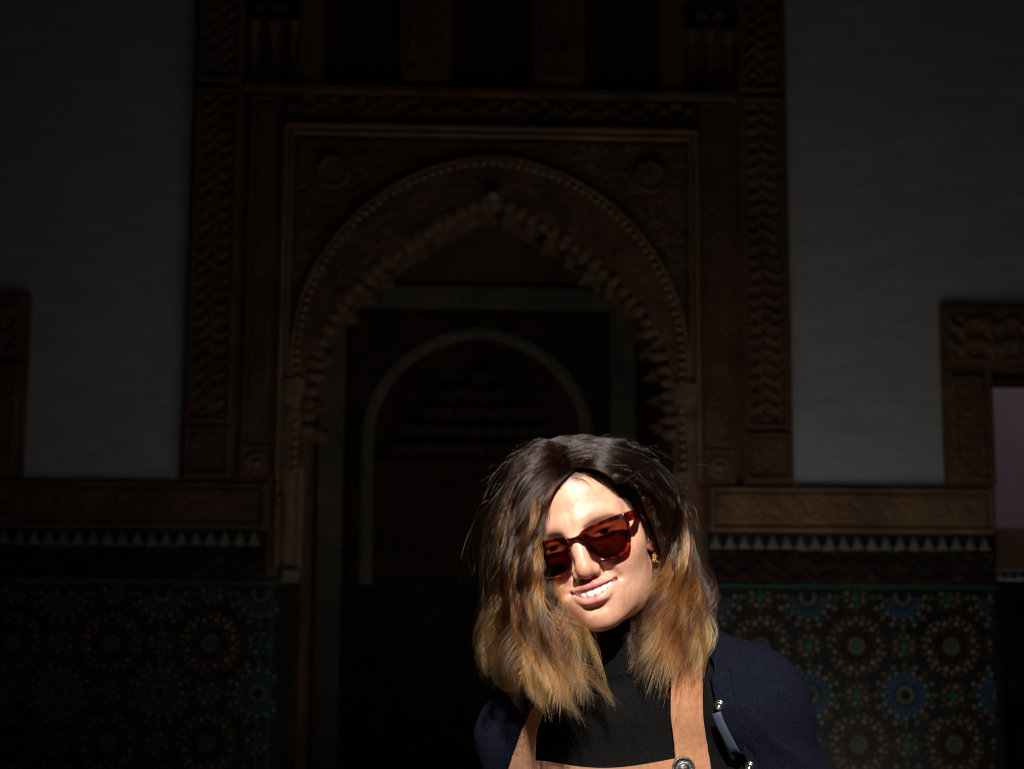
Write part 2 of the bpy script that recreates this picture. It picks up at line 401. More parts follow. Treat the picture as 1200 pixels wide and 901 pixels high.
ks = lathe_at('keystone_boss', [(0.036, 0), (0.040, 0.016), (0.022, 0.028), (0.026, 0.036), (0.001, 0.046)], (U0 + 0.005, -0.028, 3.655), (0, -1, 0), M_beam, cp, 14)
# square label frame, frieze and ledge above
for k, (w, y0, zt, xh) in enumerate(((0.032, -0.052, 4.062, 1.207), (0.020, -0.040, 4.016, 1.166))):
    V = []; F = []; path = [(-xh, 2.0), (-xh, zt), (xh, zt), (xh, 2.0)]
    ins = [(-xh + w, 2.0), (-xh + w, zt - w), (xh - w, zt - w), (xh - w, 2.0)]
    for yy, sh_ in ((0.008, 0), (y0 + 0.006, 0), (y0, 1), (y0, 2), (y0 + 0.006, 3), (0.008, 3)):
        for p, q in zip(path, ins):
            f_ = (0, .2, .8, 1)[sh_]; V.append((U0 + p[0] + (q[0] - p[0]) * f_, yy, p[1] + (q[1] - p[1]) * f_))
    for a in range(5):
        for i in range(3): F.append([a * 4 + i, a * 4 + i + 1, (a + 1) * 4 + i + 1, (a + 1) * 4 + i])
    link_mesh('label_moulding', mesh_np('label_moulding', V, F), M_stucco_pale, cp)
relief('inscription_frieze', U0 - 1.205, U0 + 1.205, 4.075, 4.232, 0.002, 0.018, script, M_stucco, cp, 0.009, 1.2, 0.3, 0.008)
box('ledge', U0 - 1.44, U0 + 1.44, -0.062, 0.011, 4.240, 4.285, M_stucco, cp, 0.008)
# upper storey: three dark niches between piers, paired colonnettes at the ends
for x0, x1 in ((-0.99, -0.54), (-0.24, 0.24), (0.54, 0.99)):
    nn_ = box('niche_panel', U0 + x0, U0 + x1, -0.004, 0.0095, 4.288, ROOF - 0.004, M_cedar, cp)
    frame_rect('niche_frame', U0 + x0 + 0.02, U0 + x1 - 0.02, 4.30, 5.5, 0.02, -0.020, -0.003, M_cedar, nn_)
for x0, x1 in ((-0.54, -0.24), (0.24, 0.54), (-1.13, -0.99), (0.99, 1.13)):
    pr = box('pier', U0 + x0, U0 + x1, -0.040, 0.0092, 4.286, ROOF - 0.005, M_stucco, cp, 0.004)
    if x1 - x0 > 0.2: relief('carved_panel', U0 + x0 + 0.03, U0 + x1 - 0.03, 4.33, 5.5, -0.038, 0.014, arabesque, M_stucco, pr, 0.012, 0.9, x0, 0.003)
for s in (-1, 1):
    for dx in (1.17, 1.285, 1.40):
        col = lathe_at('colonnette', [(0.036, 0), (0.036, 0.04), (0.024, 0.055), (0.022, 0.30), (0.030, 0.315), (0.044, 0.37), (0.044, 0.40)], (U0 + s * dx, -0.020, 4.286), (0, 0, 1), M_stucco, cp, 14)
    for dx in (1.2275, 1.3425):
        sweep('lancet', [(U0 + s * dx + 0.057 * math.cos(a), -0.02, 4.69 + 0.09 * math.sin(a)) for a in np.linspace(0, math.pi, 14)], 0.016, M_stucco, cp, 6)

# ---- friezes and tiled dadoes left and right
def star_poly(n, r1, r0, ph=0.0):
    return [(r_ * math.cos(ph + math.pi * k / n), r_ * math.sin(ph + math.pi * k / n)) for k in range(2 * n) for r_ in ((r1 if k % 2 == 0 else r0),)]
def petal_poly(r0, r1, w): return [(r0, 0), (r0 + (r1 - r0) * 0.45, w / 2), (r0 + (r1 - r0) * 0.80, w / 2), (r1, 0), (r0 + (r1 - r0) * 0.80, -w / 2), (r0 + (r1 - r0) * 0.45, -w / 2)]
TD = 0.004
KIT = {}
def kit(name, poly, mat):
    m = prism_mesh(name, [np.array(q) for q in poly], TD); m.materials.append(mat); return m
K_star_b = kit('star_tile', star_poly(12, 0.031, 0.023), G_black); K_star_g = kit('star_tile', star_poly(12, 0.033, 0.025), G_green)
K_pet_b = kit('petal_tile', petal_poly(0.050, 0.122, 0.026), G_blue); K_pet_g = kit('petal_tile', petal_poly(0.052, 0.112, 0.024), G_black)
K_cross = kit('star_tile', star_poly(4, 0.048, 0.022), G_green)
def poly_at(poly, cx, cz, ang):
    c_, s_ = math.cos(ang), math.sin(ang); return [(cx + a * c_ - b * s_, cz + a * s_ + b * c_) for a, b in poly]
SQ = lambda h: [(h, 0), (0, h), (-h, 0), (0, -h)]
def dado(root, x0, x1, ztop, bx0, bz0, seed):
    """zellige panel: black ground, rosettes on a square lattice, small pieces between"""
    box('ground_panel', x0, x1, -0.010, 0.012, 0.12, ztop, G_black, root)
    box('skirting', x0, x1, -0.024, 0.012, 0.0, 0.118, G_black, root, 0.003)
    PT = 0.54; small = {}; g = np.random.default_rng(seed)
    def ok(cx, cz, m): return x0 + m + 0.030 < cx < x1 - m - 0.030 and 0.14 + m < cz < ztop - m - 0.012
    def put(me, cx, cz, ang):
        o = bpy.data.objects.new(me.name.split('.')[0], me); COL.objects.link(o); o.parent = root
        o.location = (cx, -0.0105, cz); o.rotation_euler = (g.normal(0, 0.012), -ang, g.normal(0, 0.012))
    def sm(mat, poly, cx, cz, ang, m=0.008):
        if ok(cx, cz, m): small.setdefault(mat.name, (mat, []))[1].append(poly_at(poly, cx, cz, ang))
    for i in range(-8, 12):
        for j in range(-1, 4):
            for kind in (0, 1):
                cx, cz = bx0 + PT * (i + 0.5 * kind), bz0 - PT * (j + 0.5 * kind)
                if not (x0 - 0.3 < cx < x1 + 0.3 and cz < ztop + 0.2): continue
                n = 16 if kind == 0 else 12
                if ok(cx, cz, 0.02): put(K_star_g if kind else K_star_b, cx, cz, 0)
                for k in range(n):
                    a = 2 * math.pi * (k + 0.5) / n; ca, sa = math.cos(a), math.sin(a); a2 = a + math.pi / n; c2, s2 = math.cos(a2), math.sin(a2)
                    pm = 0.087 if kind == 0 else 0.082
                    if ok(cx + pm * ca, cz + pm * sa, 0.03): put(K_pet_g if kind else K_pet_b, cx, cz, a)
                    sm(G_white, petal_poly(-0.011, 0.009, 0.009), cx + 0.040 * c2, cz + 0.040 * s2, a2)
                    if kind == 0:
                        sm(G_white, SQ(0.012), cx + 0.126 * c2, cz + 0.126 * s2, a2)
                        sm(G_green if k % 2 else G_black, SQ(0.013), cx + 0.147 * ca, cz + 0.147 * sa, a)
                        sm(G_amber if k % 2 else G_white, SQ(0.012), cx + 0.164 * c2, cz + 0.164 * s2, a2)
                    else:
                        sm(G_red, SQ(0.012), cx + 0.104 * c2, cz + 0.104 * s2, a2)
                        sm(G_white, SQ(0.013), cx + 0.128 * ca, cz + 0.128 * sa, a)
                        sm(G_amber, petal_poly(-0.018, 0.018, 0.017), cx + 0.146 * c2, cz + 0.146 * s2, a2)
                        sm(G_amber if k % 3 else G_blue, SQ(0.013), cx + 0.160 * ca, cz + 0.160 * sa, a)
                if kind == 0:
                    for ex, ez in ((PT / 2, 0), (0, PT / 2)):
                        qx, qz = cx + ex, cz + ez
                        if ok(qx, qz, 0.035): put(K_cross, qx, qz, 0.785 if g.random() < 0 else 0)
                        for k in range(8):
                            a = k * math.pi / 4 + math.pi / 8; sm(G_white if k % 2 else G_amber, SQ(0.012), qx + 0.052 * math.cos(a), qz + 0.052 * math.sin(a), a)
                            a = k * math.pi / 4; sm(G_blue if k % 2 else G_green, SQ(0.011), qx + 0.078 * math.cos(a), qz + 0.078 * math.sin(a), a)
    for mat, polys in small.values():
        V = []; F = []
        for q in polys:
            c = np.mean(q, axis=0); b = len(V); n = len(q); tl = g.normal(0, 0.0006)
            V += [(p[0], -0.0102, p[1]) for p in q] + [(c[0] + (p[0] - c[0]) * 0.88, -0.0135 + tl, c[1] + (p[1] - c[1]) * 0.88) for p in q]
            F += [[b + i, b + (i + 1) % n, b + n + (i + 1) % n, b + n + i] for i in range(n)] + [[b + n + i for i in range(n)]]
        o = link_mesh('mosaic_chips', mesh_np('mosaic_chips', V, F), mat, root); o['kind'] = 'stuff'
def side(s, x0, x1, bx0, words):
    dd = facade('tile_dado', 'zellige mosaic dado with blue rosettes on the wall ' + words, 'tiled panel', 'tiled panels flanking the archway')
    e0, e1 = x0, x1
    e0, e1 = (e0, e1 + 0.108) if s < 0 else (e0 - 0.108, e1)
    dado(dd, e0, e1, 1.408, bx0, 1.360, 4 + s)
    # green border strip along the top and beside the jamb
    bt = box('border_strip', e0, e1, -0.018, 0.012, 1.410, 1.430, G_green, dd, 0.002)
    jx = (e1 - 0.080, e1 - 0.065) if s < 0 else (e0 + 0.065, e0 + 0.080)
    box('border_strip', jx[0], jx[1], -0.0165, -0.0095, 0.12, 1.406, G_green, dd, 0.001)
    e0, e1 = x0, x1
    # black carved band, then pale merlons on black
    relief('carved_band', e0, e1, 1.433, 1.622, 0.004, 0.010, script, M_dark, dd, 0.009, 1.5, s * 0.9, 0.010)
    box('merlon_ground', e0, e1, -0.008, 0.012, 1.624, 1.712, G_black, dd)
    mer = kit('merlon', [(-0.033, -0.038), (0.033, -0.038), (0.033, -0.022), (0.020, -0.020), (0.020, 0.004), (0.010, 0.006), (0.010, 0.028), (0, 0.038), (-0.010, 0.028), (-0.010, 0.006), (-0.020, 0.004), (-0.020, -0.020), (-0.033, -0.022)], M_beam)
    xx = e0 + 0.045
    while xx < e1 - 0.04:
        o = bpy.data.objects.new('merlon', mer); COL.objects.link(o); o.parent = dd; o.location = (xx, -0.0085, 1.665); xx += 0.081
    fr = facade('stucco_frieze', 'carved brown stucco band above the tiled dado ' + words, 'frieze', 'carved bands flanking the archway')
    box('backing', e0, e1, -0.012, 0.012, 1.716, 1.985, M_stucco, fr, 0.004)
    frame_rect('frieze_frame', e0 + 0.015, e1 - 0.015, 1.728, 1.975, 0.022, -0.034, -0.010, M_stucco_pale if s > 0 else M_stucco, fr)  # paler copy on the right puts the stronger light there into the colour
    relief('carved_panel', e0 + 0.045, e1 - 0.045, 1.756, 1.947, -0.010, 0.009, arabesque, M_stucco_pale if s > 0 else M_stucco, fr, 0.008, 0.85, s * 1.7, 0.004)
side(-1, -3.02, U0 - 1.238, -2.470, 'beyond the empty side of the archway')
side(1, U0 + 1.238, 2.768, 1.675, 'behind the woman\'s shoulder')

# ---- door surrounds
def door(s, label):
    ds = facade('door_surround', label, 'doorway', 'doorways in the courtyard wall')
    xo, xi = (DR, 2.770) if s > 0 else (DL, -3.02)
    far = xi + s * 1.15; fo = far + s * 0.29
    def bx(nm, a, b, z0, z1, y0=-0.040, y1=0.415, mat=M_stucco): return box(nm, min(a, b), max(a, b), y0, y1, z0, z1, mat, ds, 0.004)
    zb = 1.988
    j1 = bx('door_jamb', xo, xi, zb, 2.658); bx('door_jamb', xo + s * 0.012, xi - s * 0.002, 0.0, zb - 0.003, 0.014); j2 = bx('door_jamb', far, fo, 0.0, 2.658)
    lt = bx('lintel', xo, fo, 2.661, DT)
    lo, hi = min(xo, xi), max(xo, xi)
    relief('carved_panel', lo + 0.04, hi - 0.04, zb + 0.03, 2.64, -0.038, 0.012, arabesque, M_stucco, j1, 0.011, 0.9, s, 0.003)
    relief('carved_panel', min(xo, fo) + 0.04, max(xo, fo) - 0.04, 2.70, DT - 0.04, -0.038, 0.012, script, M_stucco, lt, 0.011, 1.0, s, 0.003)
    bx('lintel_beam', xi + s * 0.003, far - s * 0.003, 2.615, 2.6595, 0.06, 0.40, M_cedar)
door(1, 'brown stucco doorway opening onto a pink plastered room'); door(-1, 'dark stucco doorway at the edge beside the shaded wall')

# ---- hall behind the arch with a second, plainer portal, its colours darkened to carry the shade
ip = facade('inner_portal', 'dim inner portal with pointed blind arch seen through the archway', 'archway')
YB = 2.05; UI = -0.165
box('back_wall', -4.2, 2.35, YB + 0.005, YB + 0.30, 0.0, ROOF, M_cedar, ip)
box('lintel_band', UI - 1.30, UI + 1.13, YB - 0.08, YB + 0.004, 3.36, 3.525, M_band, ip, 0.01)
for x0 in (0.945, -1.125): box('side_band', UI + x0, UI + x0 + 0.18, YB - 0.06, YB + 0.004, 0.0, 3.357, M_band, ip, 0.008)
box('upper_panel', UI - 1.30, UI + 1.13, YB - 0.03, YB + 0.004, 3.53, 4.6, M_stucco, ip)
ia = [(-CC2 + r2 * math.cos(a), 2.45 + r2 * math.sin(a)) for CC2, r2 in ((0.10, 0.88),) for a in np.linspace(0, math.acos(0.10 / 0.88), 24)]
ia = np.array([(-q[0], q[1]) for q in ([(0.78, 1.4)] + ia)] + (ia[::-1] + [(0.78, 1.4)])[1:]); ia[:, 1] = np.where(ia[:, 1] > 2.45, 2.45 + (ia[:, 1] - 2.45) * 0.86, ia[:, 1])
sweep('blind_arch', np.stack([UI + ia[:, 0], np.full(len(ia), YB - 0.02), ia[:, 1]], 1), 0.052, M_band, ip, 10, 0.45)
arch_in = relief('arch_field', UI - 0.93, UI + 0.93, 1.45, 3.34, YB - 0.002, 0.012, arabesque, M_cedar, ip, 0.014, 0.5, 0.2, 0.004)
cell = cusp_mesh(0.11, 0.10, -0.07, 0.0, 8); cell.materials.append(M_cedar)
for r_ in range(6):
    zc = 2.25 + 0.125 * r_; hw = 0.72 - 0.05 * r_ - 0.016 * r_ * r_
    for k in range(int(2 * hw / 0.115)):
        o = bpy.data.objects.new('muqarnas_cell', cell); COL.objects.link(o); o.parent = ip; o.location = (UI - hw + 0.06 + 0.115 * k + (0.03 if r_ % 2 else 0), YB - 0.02 - 0.010 * r_, zc)
box('lower_panel', UI - 0.92, UI + 0.92, YB - 0.022, YB + 0.004, 0.0, 1.44, M_dark, ip)
hl = facade('hall', 'dark passage walls behind the archway', 'hall')
for s in (-1, 1):
    a, b = U0 + s * 1.30, U0 + s * 1.50
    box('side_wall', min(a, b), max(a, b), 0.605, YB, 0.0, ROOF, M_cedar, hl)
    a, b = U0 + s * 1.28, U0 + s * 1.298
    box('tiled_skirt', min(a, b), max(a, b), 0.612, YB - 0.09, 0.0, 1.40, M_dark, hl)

# ---- room beyond the doorway: pink plaster wall with its own low dado
rm = facade('room_wall', 'pink plastered wall with low tiled dado seen through the doorway', 'wall')
YF = 2.6
box('plaster_panel', 2.4, 6.4, YF, YF + 0.3, 1.845, ROOF, M_pink, rm)
box('carved_band', 2.4, 6.4, YF - 0.012, YF + 0.3, 1.53, 1.842, M_stucco_pale, rm, 0.004)
box('merlon_ground', 2.4, 6.4, YF - 0.008, YF + 0.3, 1.46, 1.528, G_black, rm)
mer2 = kit('merlon', [(-0.030, -0.026), (0.030, -0.026), (0.012, -0.004), (0.008, 0.02), (0, 0.028), (-0.008, 0.02), (-0.012, -0.004)], G_white)
for k in range(14):
    o = bpy.data.objects.new('merlon', mer2); COL.objects.link(o); o.parent = rm; o.location = (3.40 + 0.075 * k, YF - 0.0085, 1.493)
box('dark_band', 2.4, 6.4, YF - 0.010, YF + 0.3, 1.32, 1.458, M_dark, rm)
box('tile_field', 2.4, 6.4, YF - 0.006, YF + 0.3, 0.0, 1.318, M_dark, rm)
tag(link_mesh('bounce_sheet', mesh_np('bounce_sheet', [(2.2, 8.62, 0.004), (5.2, 8.62, 0.004), (5.2, 10.9, 0.004), (2.2, 10.9, 0.004)], [[0, 1, 2, 3]]), M_pink), kind='structure')  # unseen pale sheet added to bounce light onto the room wall
box('party_wall', 2.15, 2.40, 0.425, YF + 0.3, 0.0, ROOF, M_pink, rm)
# ================================================================ the person
# sculpted as a signed distance field in a neutral frame (x = her left, y = back, z up, eye level 0), meshed, then posed
rng = np.random.default_rng(7)
def smin(a, b, k):
    h = np.clip(0.5 + 0.5 * (b - a) / k, 0, 1)
    return b + (a - b) * h - k * h * (1 - h)
def smax(a, b, k): return -smin(-a, -b, k)
class Field:
    def __init__(s, xs, ys, zs):
        s.xs, s.ys, s.zs = (np.asarray(a, np.float32) for a in (xs, ys, zs))
        s.F = np.full((len(xs), len(ys), len(zs)), 1.0, np.float32)
    def box(s, lo, hi, pad):
        sl = []
        for ax, l, h in zip((s.xs, s.ys, s.zs), lo, hi):
            i = np.searchsorted(ax, l - pad); j = np.searchsorted(ax, h + pad)
            if j <= i: return None
            sl.append(slice(i, j))
        g = (s.xs[sl[0]][:, None, None], s.ys[sl[1]][None, :, None], s.zs[sl[2]][None, None, :])
        return tuple(sl), g
    def op(s, d, sl, k, mode):
        A = s.F[sl]
        if mode == 'add': s.F[sl] = smin(A, d, k) if k > 0 else np.minimum(A, d)
        elif mode == 'cut': s.F[sl] = smax(A, -d, k) if k > 0 else np.maximum(A, -d)
    def ell(s, c, r, k=0.01, mode='add', rx=0.0, rz=0.0, pad=None):
        m = max(r)
        b = s.box([q - m for q in c], [q + m for q in c], (k * 2.2 + 0.012) if pad is None else pad)
        if b is None: return
        sl, (X, Y, Z) = b
        X, Y, Z = X - c[0], Y - c[1], Z - c[2]
        if rx:
            ca, sa = math.cos(rx), math.sin(rx); Y, Z = Y * ca + Z * sa, -Y * sa + Z * ca
        if rz:
            ca, sa = math.cos(rz), math.sin(rz); X, Y = X * ca + Y * sa, -X * sa + Y * ca
        k0 = np.sqrt((X / r[0]) ** 2 + (Y / r[1]) ** 2 + (Z / r[2]) ** 2)
        k1 = np.sqrt((X / r[0] ** 2) ** 2 + (Y / r[1] ** 2) ** 2 + (Z / r[2] ** 2) ** 2) + 1e-9
        s.op((k0 * (k0 - 1) / k1).astype(np.float32), sl, k, mode)
    def cap(s, a, b_, ra, rb, k=0.01, mode='add', sy=1.0, pad=None):
        lo = [min(p, q) - max(ra, rb) for p, q in zip(a, b_)]; hi = [max(p, q) + max(ra, rb) for p, q in zip(a, b_)]
        bb = s.box(lo, hi, (k * 2.2 + 0.012) if pad is None else pad)
        if bb is None: return
        sl, (X, Y, Z) = bb
        d = [q - p for p, q in zip(a, b_)]; L2 = sum(q * q for q in d) + 1e-12
        t = np.clip(((X - a[0]) * d[0] + (Y - a[1]) * d[1] + (Z - a[2]) * d[2]) / L2, 0, 1)
        dist = np.sqrt((X - a[0] - t * d[0]) ** 2 + ((Y - a[1] - t * d[1]) / sy) ** 2 + (Z - a[2] - t * d[2]) ** 2) - (ra + (rb - ra) * t)
        s.op(dist.astype(np.float32), sl, k, mode)
    def chain(s, pts, rad, k=0.004, mode='add', kk=0.0):
        for i in range(len(pts) - 1): s.cap(pts[i], pts[i + 1], rad[i], rad[i + 1], k, mode)
def surface_nets(F, xs, ys, zs):
    ins = F < 0
    nx, ny, nz = F.shape
    cnt = np.zeros((nx - 1, ny - 1, nz - 1), np.int8)
    for i in (0, 1):
        for j in (0, 1):
            for k in (0, 1): cnt += ins[i:nx - 1 + i, j:ny - 1 + j, k:nz - 1 + k]
    act = (cnt > 0) & (cnt < 8)
    I, J, K = np.nonzero(act)
    idx = np.full(act.shape, -1, np.int32); idx[I, J, K] = np.arange(len(I))
    acc = np.zeros((len(I), 3)); num = np.zeros(len(I))
    C = [(a, b, c) for a in (0, 1) for b in (0, 1) for c in (0, 1)]
    for p in C:
        for ax in range(3):
            if p[ax]: continue
            q = list(p); q[ax] = 1
            fa = F[I + p[0], J + p[1], K + p[2]]; fb = F[I + q[0], J + q[1], K + q[2]]
            m = (fa < 0) != (fb < 0)
            t = np.where(m, fa / np.where(m, fa - fb, 1), 0)
            pa = np.stack([xs[I + p[0]], ys[J + p[1]], zs[K + p[2]]], 1); pb = np.stack([xs[I + q[0]], ys[J + q[1]], zs[K + q[2]]], 1)
            acc += np.where(m[:, None], pa + (pb - pa) * t[:, None], 0); num += m
    V = acc / num[:, None]
    faces = []
    for ax in range(3):
        o1, o2 = [(1, 2), (2, 0), (0, 1)][ax]
        sl0 = [slice(1, n - 1) for n in F.shape]; sl1 = list(sl0)
        sl0[ax] = slice(0, F.shape[ax] - 1); sl1[ax] = slice(1, F.shape[ax])
        a, b = ins[tuple(sl0)], ins[tuple(sl1)]
        for flip, m in ((False, a & ~b), (True, ~a & b)):
            g = np.array(np.nonzero(m))
            for q in range(3):
                if q != ax: g[q] += 1
            def at(d1, d2):
                h = g.copy(); h[o1] -= d1; h[o2] -= d2
                return idx[h[0], h[1], h[2]]
            quad = np.stack([at(1, 1), at(0, 1), at(0, 0), at(1, 0)], 1)
            faces.append(quad[:, ::-1] if flip else quad)
    return V, np.concatenate(faces)
def laplace(V, Fq, n=1, lam=0.5, w=None):
    e = np.concatenate([Fq[:, [0, 1]], Fq[:, [1, 2]], Fq[:, [2, 3]], Fq[:, [3, 0]]])
    for _ in range(n):
        S = np.zeros_like(V); c = np.zeros(len(V))
        np.add.at(S, e[:, 0], V[e[:, 1]]); np.add.at(c, e[:, 0], 1)
        np.add.at(S, e[:, 1], V[e[:, 0]]); np.add.at(c, e[:, 1], 1)
        d = (S / np.maximum(c, 1)[:, None] - V) * lam
        V = V + (d if w is None else d * w[:, None])
    return V
def seg(*parts):
    """concatenated axis of (start, stop, step) runs"""
    out = []
    for a, b, h in parts: out.append(np.arange(a, b - h * 0.3, h))
    out.append([parts[-1][1]])
    return np.concatenate(out)

# ---- pose: a bent spine, roll and yaw as functions of neutral height
def ramp_at(s, pts):
    return np.interp(s, [p[0] for p in pts], [p[1] for p in pts])
def sm_table(pts, lo=-1.7, hi=0.3, n=2001):
    z = np.linspace(lo, hi, n); a = ramp_at(z, pts)
    k = np.ones(41) / 41; a = np.convolve(np.pad(a, 20, mode='edge'), k, 'valid')
    return z, a
SZ, ROLL = sm_table([(-0.72, 0.0), (-0.40, 8.0), (-0.19, 9.0), (-0.07, 19.0)])
_, YAW = sm_table([(-0.80, -6.0), (-0.40, -18.0), (-0.19, -18.0), (-0.06, -13.0)])
_, PITCH = sm_table([(-0.20, 0.0), (-0.06, 0.0)])
_dz = SZ[1] - SZ[0]
SX = np.concatenate([[0], np.cumsum(-np.sin(np.radians(ROLL[:-1])) * _dz)])
SY = np.zeros_like(SX)
SH = np.concatenate([[0], np.cumsum(np.cos(np.radians(ROLL[:-1])) * _dz)])
i0 = int(np.argmin(np.abs(SZ)))
SX, SH = SX - SX[i0], SH - SH[i0]
SX = SX - 0.010 * ramp_at(SZ, [(-0.22, 1.0), (-0.10, 0.0)])
HEAD = np.array([0.0945, 1.73, 1.523])        # posed head centre in the world
def pose(P):
    P = np.asarray(P, float).reshape(-1, 3)
    z = P[:, 2]
    ro, ya = np.radians(np.interp(z, SZ, ROLL)), np.radians(np.interp(z, SZ, YAW))
    x = P[:, 0] * np.cos(ya) + P[:, 1] * -np.sin(ya)
    y = P[:, 0] * np.sin(ya) + P[:, 1] * np.cos(ya)
    X = np.interp(z, SZ, SX) + x * np.cos(ro)
    Z = np.interp(z, SZ, SH) + x * np.sin(ro)
    zz = np.where(z > SZ[-1], z - SZ[-1], 0)
    return np.stack([X, y, Z + zz], 1) + HEAD
# ---- the body, neutral
def arm_pts():
    return dict(sh=(0.140, 0.044, -0.236), el=(0.186, 0.060, -0.505), wr=(0.222, 0.010, -0.735))
def torso_ops(f, o=0.0, arms=True, neck=True):
    """trunk shared by skin and clothes; o grows every radius"""
    A = arm_pts()
    f.ell((0, 0.035, -0.335), (0.132 + o, 0.088 + o, 0.185 + o), 0.03, pad=0.1)
    f.ell((0, 0.030, -0.50), (0.112 + o, 0.082 + o, 0.16 + o), 0.04, pad=0.1)
    f.ell((0, 0.040, -0.69), (0.162 + o, 0.112 + o, 0.125 + o), 0.05, pad=0.1)
    f.ell((0.072, -0.042, -0.395), (0.060 + o, 0.050 + o, 0.060 + o), 0.035, pad=0.08)
    f.cap((0.02, 0.045, -0.205), A['sh'], 0.045 + o, 0.046 + o, 0.03)
    f.cap((0.02, 0.050, -0.120), (0.112, 0.048, -0.198), 0.036 + o, 0.022 + o, 0.035)
    f.cap((0.01, -0.012, -0.215), (0.125, 0.015, -0.226), 0.030 + o, 0.034 + o, 0.03)
    if neck: f.cap((0, 0.022, -0.06), (0, 0.036, -0.20), 0.050 + o, 0.056 + o, 0.025)
    if arms:
        f.cap(A['sh'], A['el'], 0.047 + o, 0.036 + o, 0.03)
        f.cap(A['el'], A['wr'], 0.036 + o, 0.025 + o, 0.012)
def leg_ops(f, o=0.0):
    f.cap((0.082, 0.035, -0.74), (0.080, 0.030, -1.09), 0.084 + o, 0.054 + o, 0.03)
    f.cap((0.080, 0.030, -1.09), (0.078, 0.050, -1.47), 0.052 + o, 0.034 + o, 0.02)
    f.ell((0.080, 0.062, -1.22), (0.050 + o, 0.052 + o, 0.11), 0.02)
def lip_curve(up):
    t = np.linspace(0, 1, 9)
    x = 0.0252 * t
    y = -0.0990 + 0.0150 * t ** 2
    if up: z = -0.0562 + 0.0010 * np.exp(-((t - .25) / .2) ** 2) - 0.0008 * t + 0.0010 * t ** 2; r = 0.0036 * (1 - 0.55 * t ** 1.6); y = y + 0.0006
    else: z = -0.0740 + 0.0165 * t ** 2.0; r = 0.0058 * (1 - 0.64 * t ** 1.6); y = y + 0.0012
    return np.stack([x, y, z], 1), r
def head_ops(f):
    f.ell((0, 0.013, 0.030), (0.0710, 0.091, 0.083), 0.01)
    f.ell((0, -0.030, 0.034), (0.060, 0.0605, 0.060), 0.03)
    f.ell((0, -0.026, -0.028), (0.0580, 0.0640, 0.076), 0.03)
    f.cap((0.0400, -0.004, -0.056), (0.006, -0.074, -0.0925), 0.0145, 0.0135, 0.022)
    f.cap((0.0, -0.070, -0.0925), (0.009, -0.071, -0.0925), 0.0150, 0.0140, 0.014)
    f.ell((0, -0.0815, -0.0925), (0.0135, 0.0130, 0.0145), 0.014)
    f.ell((0.0455, -0.052, -0.020), (0.0205, 0.0225, 0.018), 0.026)
    f.ell((0.0300, -0.046, -0.056), (0.021, 0.031, 0.033), 0.034)
    f.ell((0.0330, -0.0742, -0.0325), (0.0175, 0.0135, 0.0155), 0.022)
    f.cap((0.010, -0.0845, 0.0165), (0.044, -0.069, 0.0175), 0.0085, 0.008, 0.016)
    f.ell((0, -0.0795, -0.0655), (0.0275, 0.0165, 0.0225), 0.018)
    # eye sockets, lids
    f.ell((0.0315, -0.0955, -0.001), (0.0165, 0.0155, 0.0115), 0.014, 'cut')
    f.ell((0.0315, -0.0695, -0.002), (0.0150, 0.0140, 0.0128), 0.004)
    f.ell((0.0315, -0.0850, -0.0025), (0.0125, 0.0060, 0.0036), 0.002, 'cut')
    # nose
    f.cap((0, -0.0845, 0.014), (0, -0.1040, -0.0300), 0.0070, 0.0078, 0.016)
    f.ell((0, -0.1060, -0.0372), (0.0092, 0.0092, 0.0090), 0.009)
    f.cap((0, -0.100, -0.042), (0, -0.088, -0.049), 0.0055, 0.005, 0.006)
    f.ell((0.0104, -0.0958, -0.0405), (0.0058, 0.0096, 0.0064), 0.0070, rz=0.35)
    f.ell((0.0066, -0.1000, -0.0485), (0.0036, 0.0058, 0.0045), 0.002, 'cut', rz=0.3)
    f.cap((0.0192, -0.0905, -0.0385), (0.0162, -0.0875, -0.0475), 0.0008, 0.0008, 0.005, 'cut')
    # folds of the smile
    f.chain([(0.0190, -0.0955, -0.0420), (0.0260, -0.0925, -0.0490), (0.0325, -0.0870, -0.0575)], [0.0004, 0.0008, 0.0003], 0.0100, 'cut')
    f.cap((0, -0.0995, -0.0505), (0, -0.1020, -0.0570), 0.0016, 0.0014, 0.005, 'cut')
    # lips and the open mouth
    for up in (True, False):
        P, r = lip_curve(up)
        f.chain([tuple(p) for p in P], list(r), 0.0038 if up else 0.0045)
    U, _ = lip_curve(True); Lo, _ = lip_curve(False)
    M = (U + Lo) / 2
    t = np.linspace(0, 1, 9)
    for i in range(8):
        rz = 0.0052 * max(0.0, 1 - (t[i] / 0.95) ** 2.6)
        if rz > 0.0005: f.ell((M[i, 0], -0.094 + 0.0150 * t[i] ** 2, M[i, 2] + 0.0008), (0.0042, 0.0150, rz), 0.0012, 'cut')
    f.ell((0.0272, -0.0860, -0.0580), (0.0012, 0.003, 0.0012), 0.005, 'cut')
    f.ell((0, -0.1010, -0.0825), (0.0130, 0.0060, 0.0032), 0.008, 'cut')
    # ear
    f.ell((0.0670, 0.006, -0.008), (0.0060, 0.0150, 0.0270), 0.008, rx=-0.20, rz=-0.30)
    f.chain([(0.0660, -0.010, -0.010), (0.0705, -0.006, 0.012), (0.0745, 0.006, 0.0205), (0.0780, 0.018, 0.012), (0.0770, 0.020, -0.006), (0.0730, 0.012, -0.024), (0.0680, 0.003, -0.035)], [0.0022, 0.0028, 0.0030, 0.0030, 0.0028, 0.0026, 0.0040], 0.004)
    f.ell((0.0735, 0.004, -0.006), (0.0034, 0.0070, 0.0115), 0.003, 'cut', rz=-0.30)
    f.ell((0.0670, 0.000, -0.036), (0.0040, 0.0058, 0.0070), 0.004)
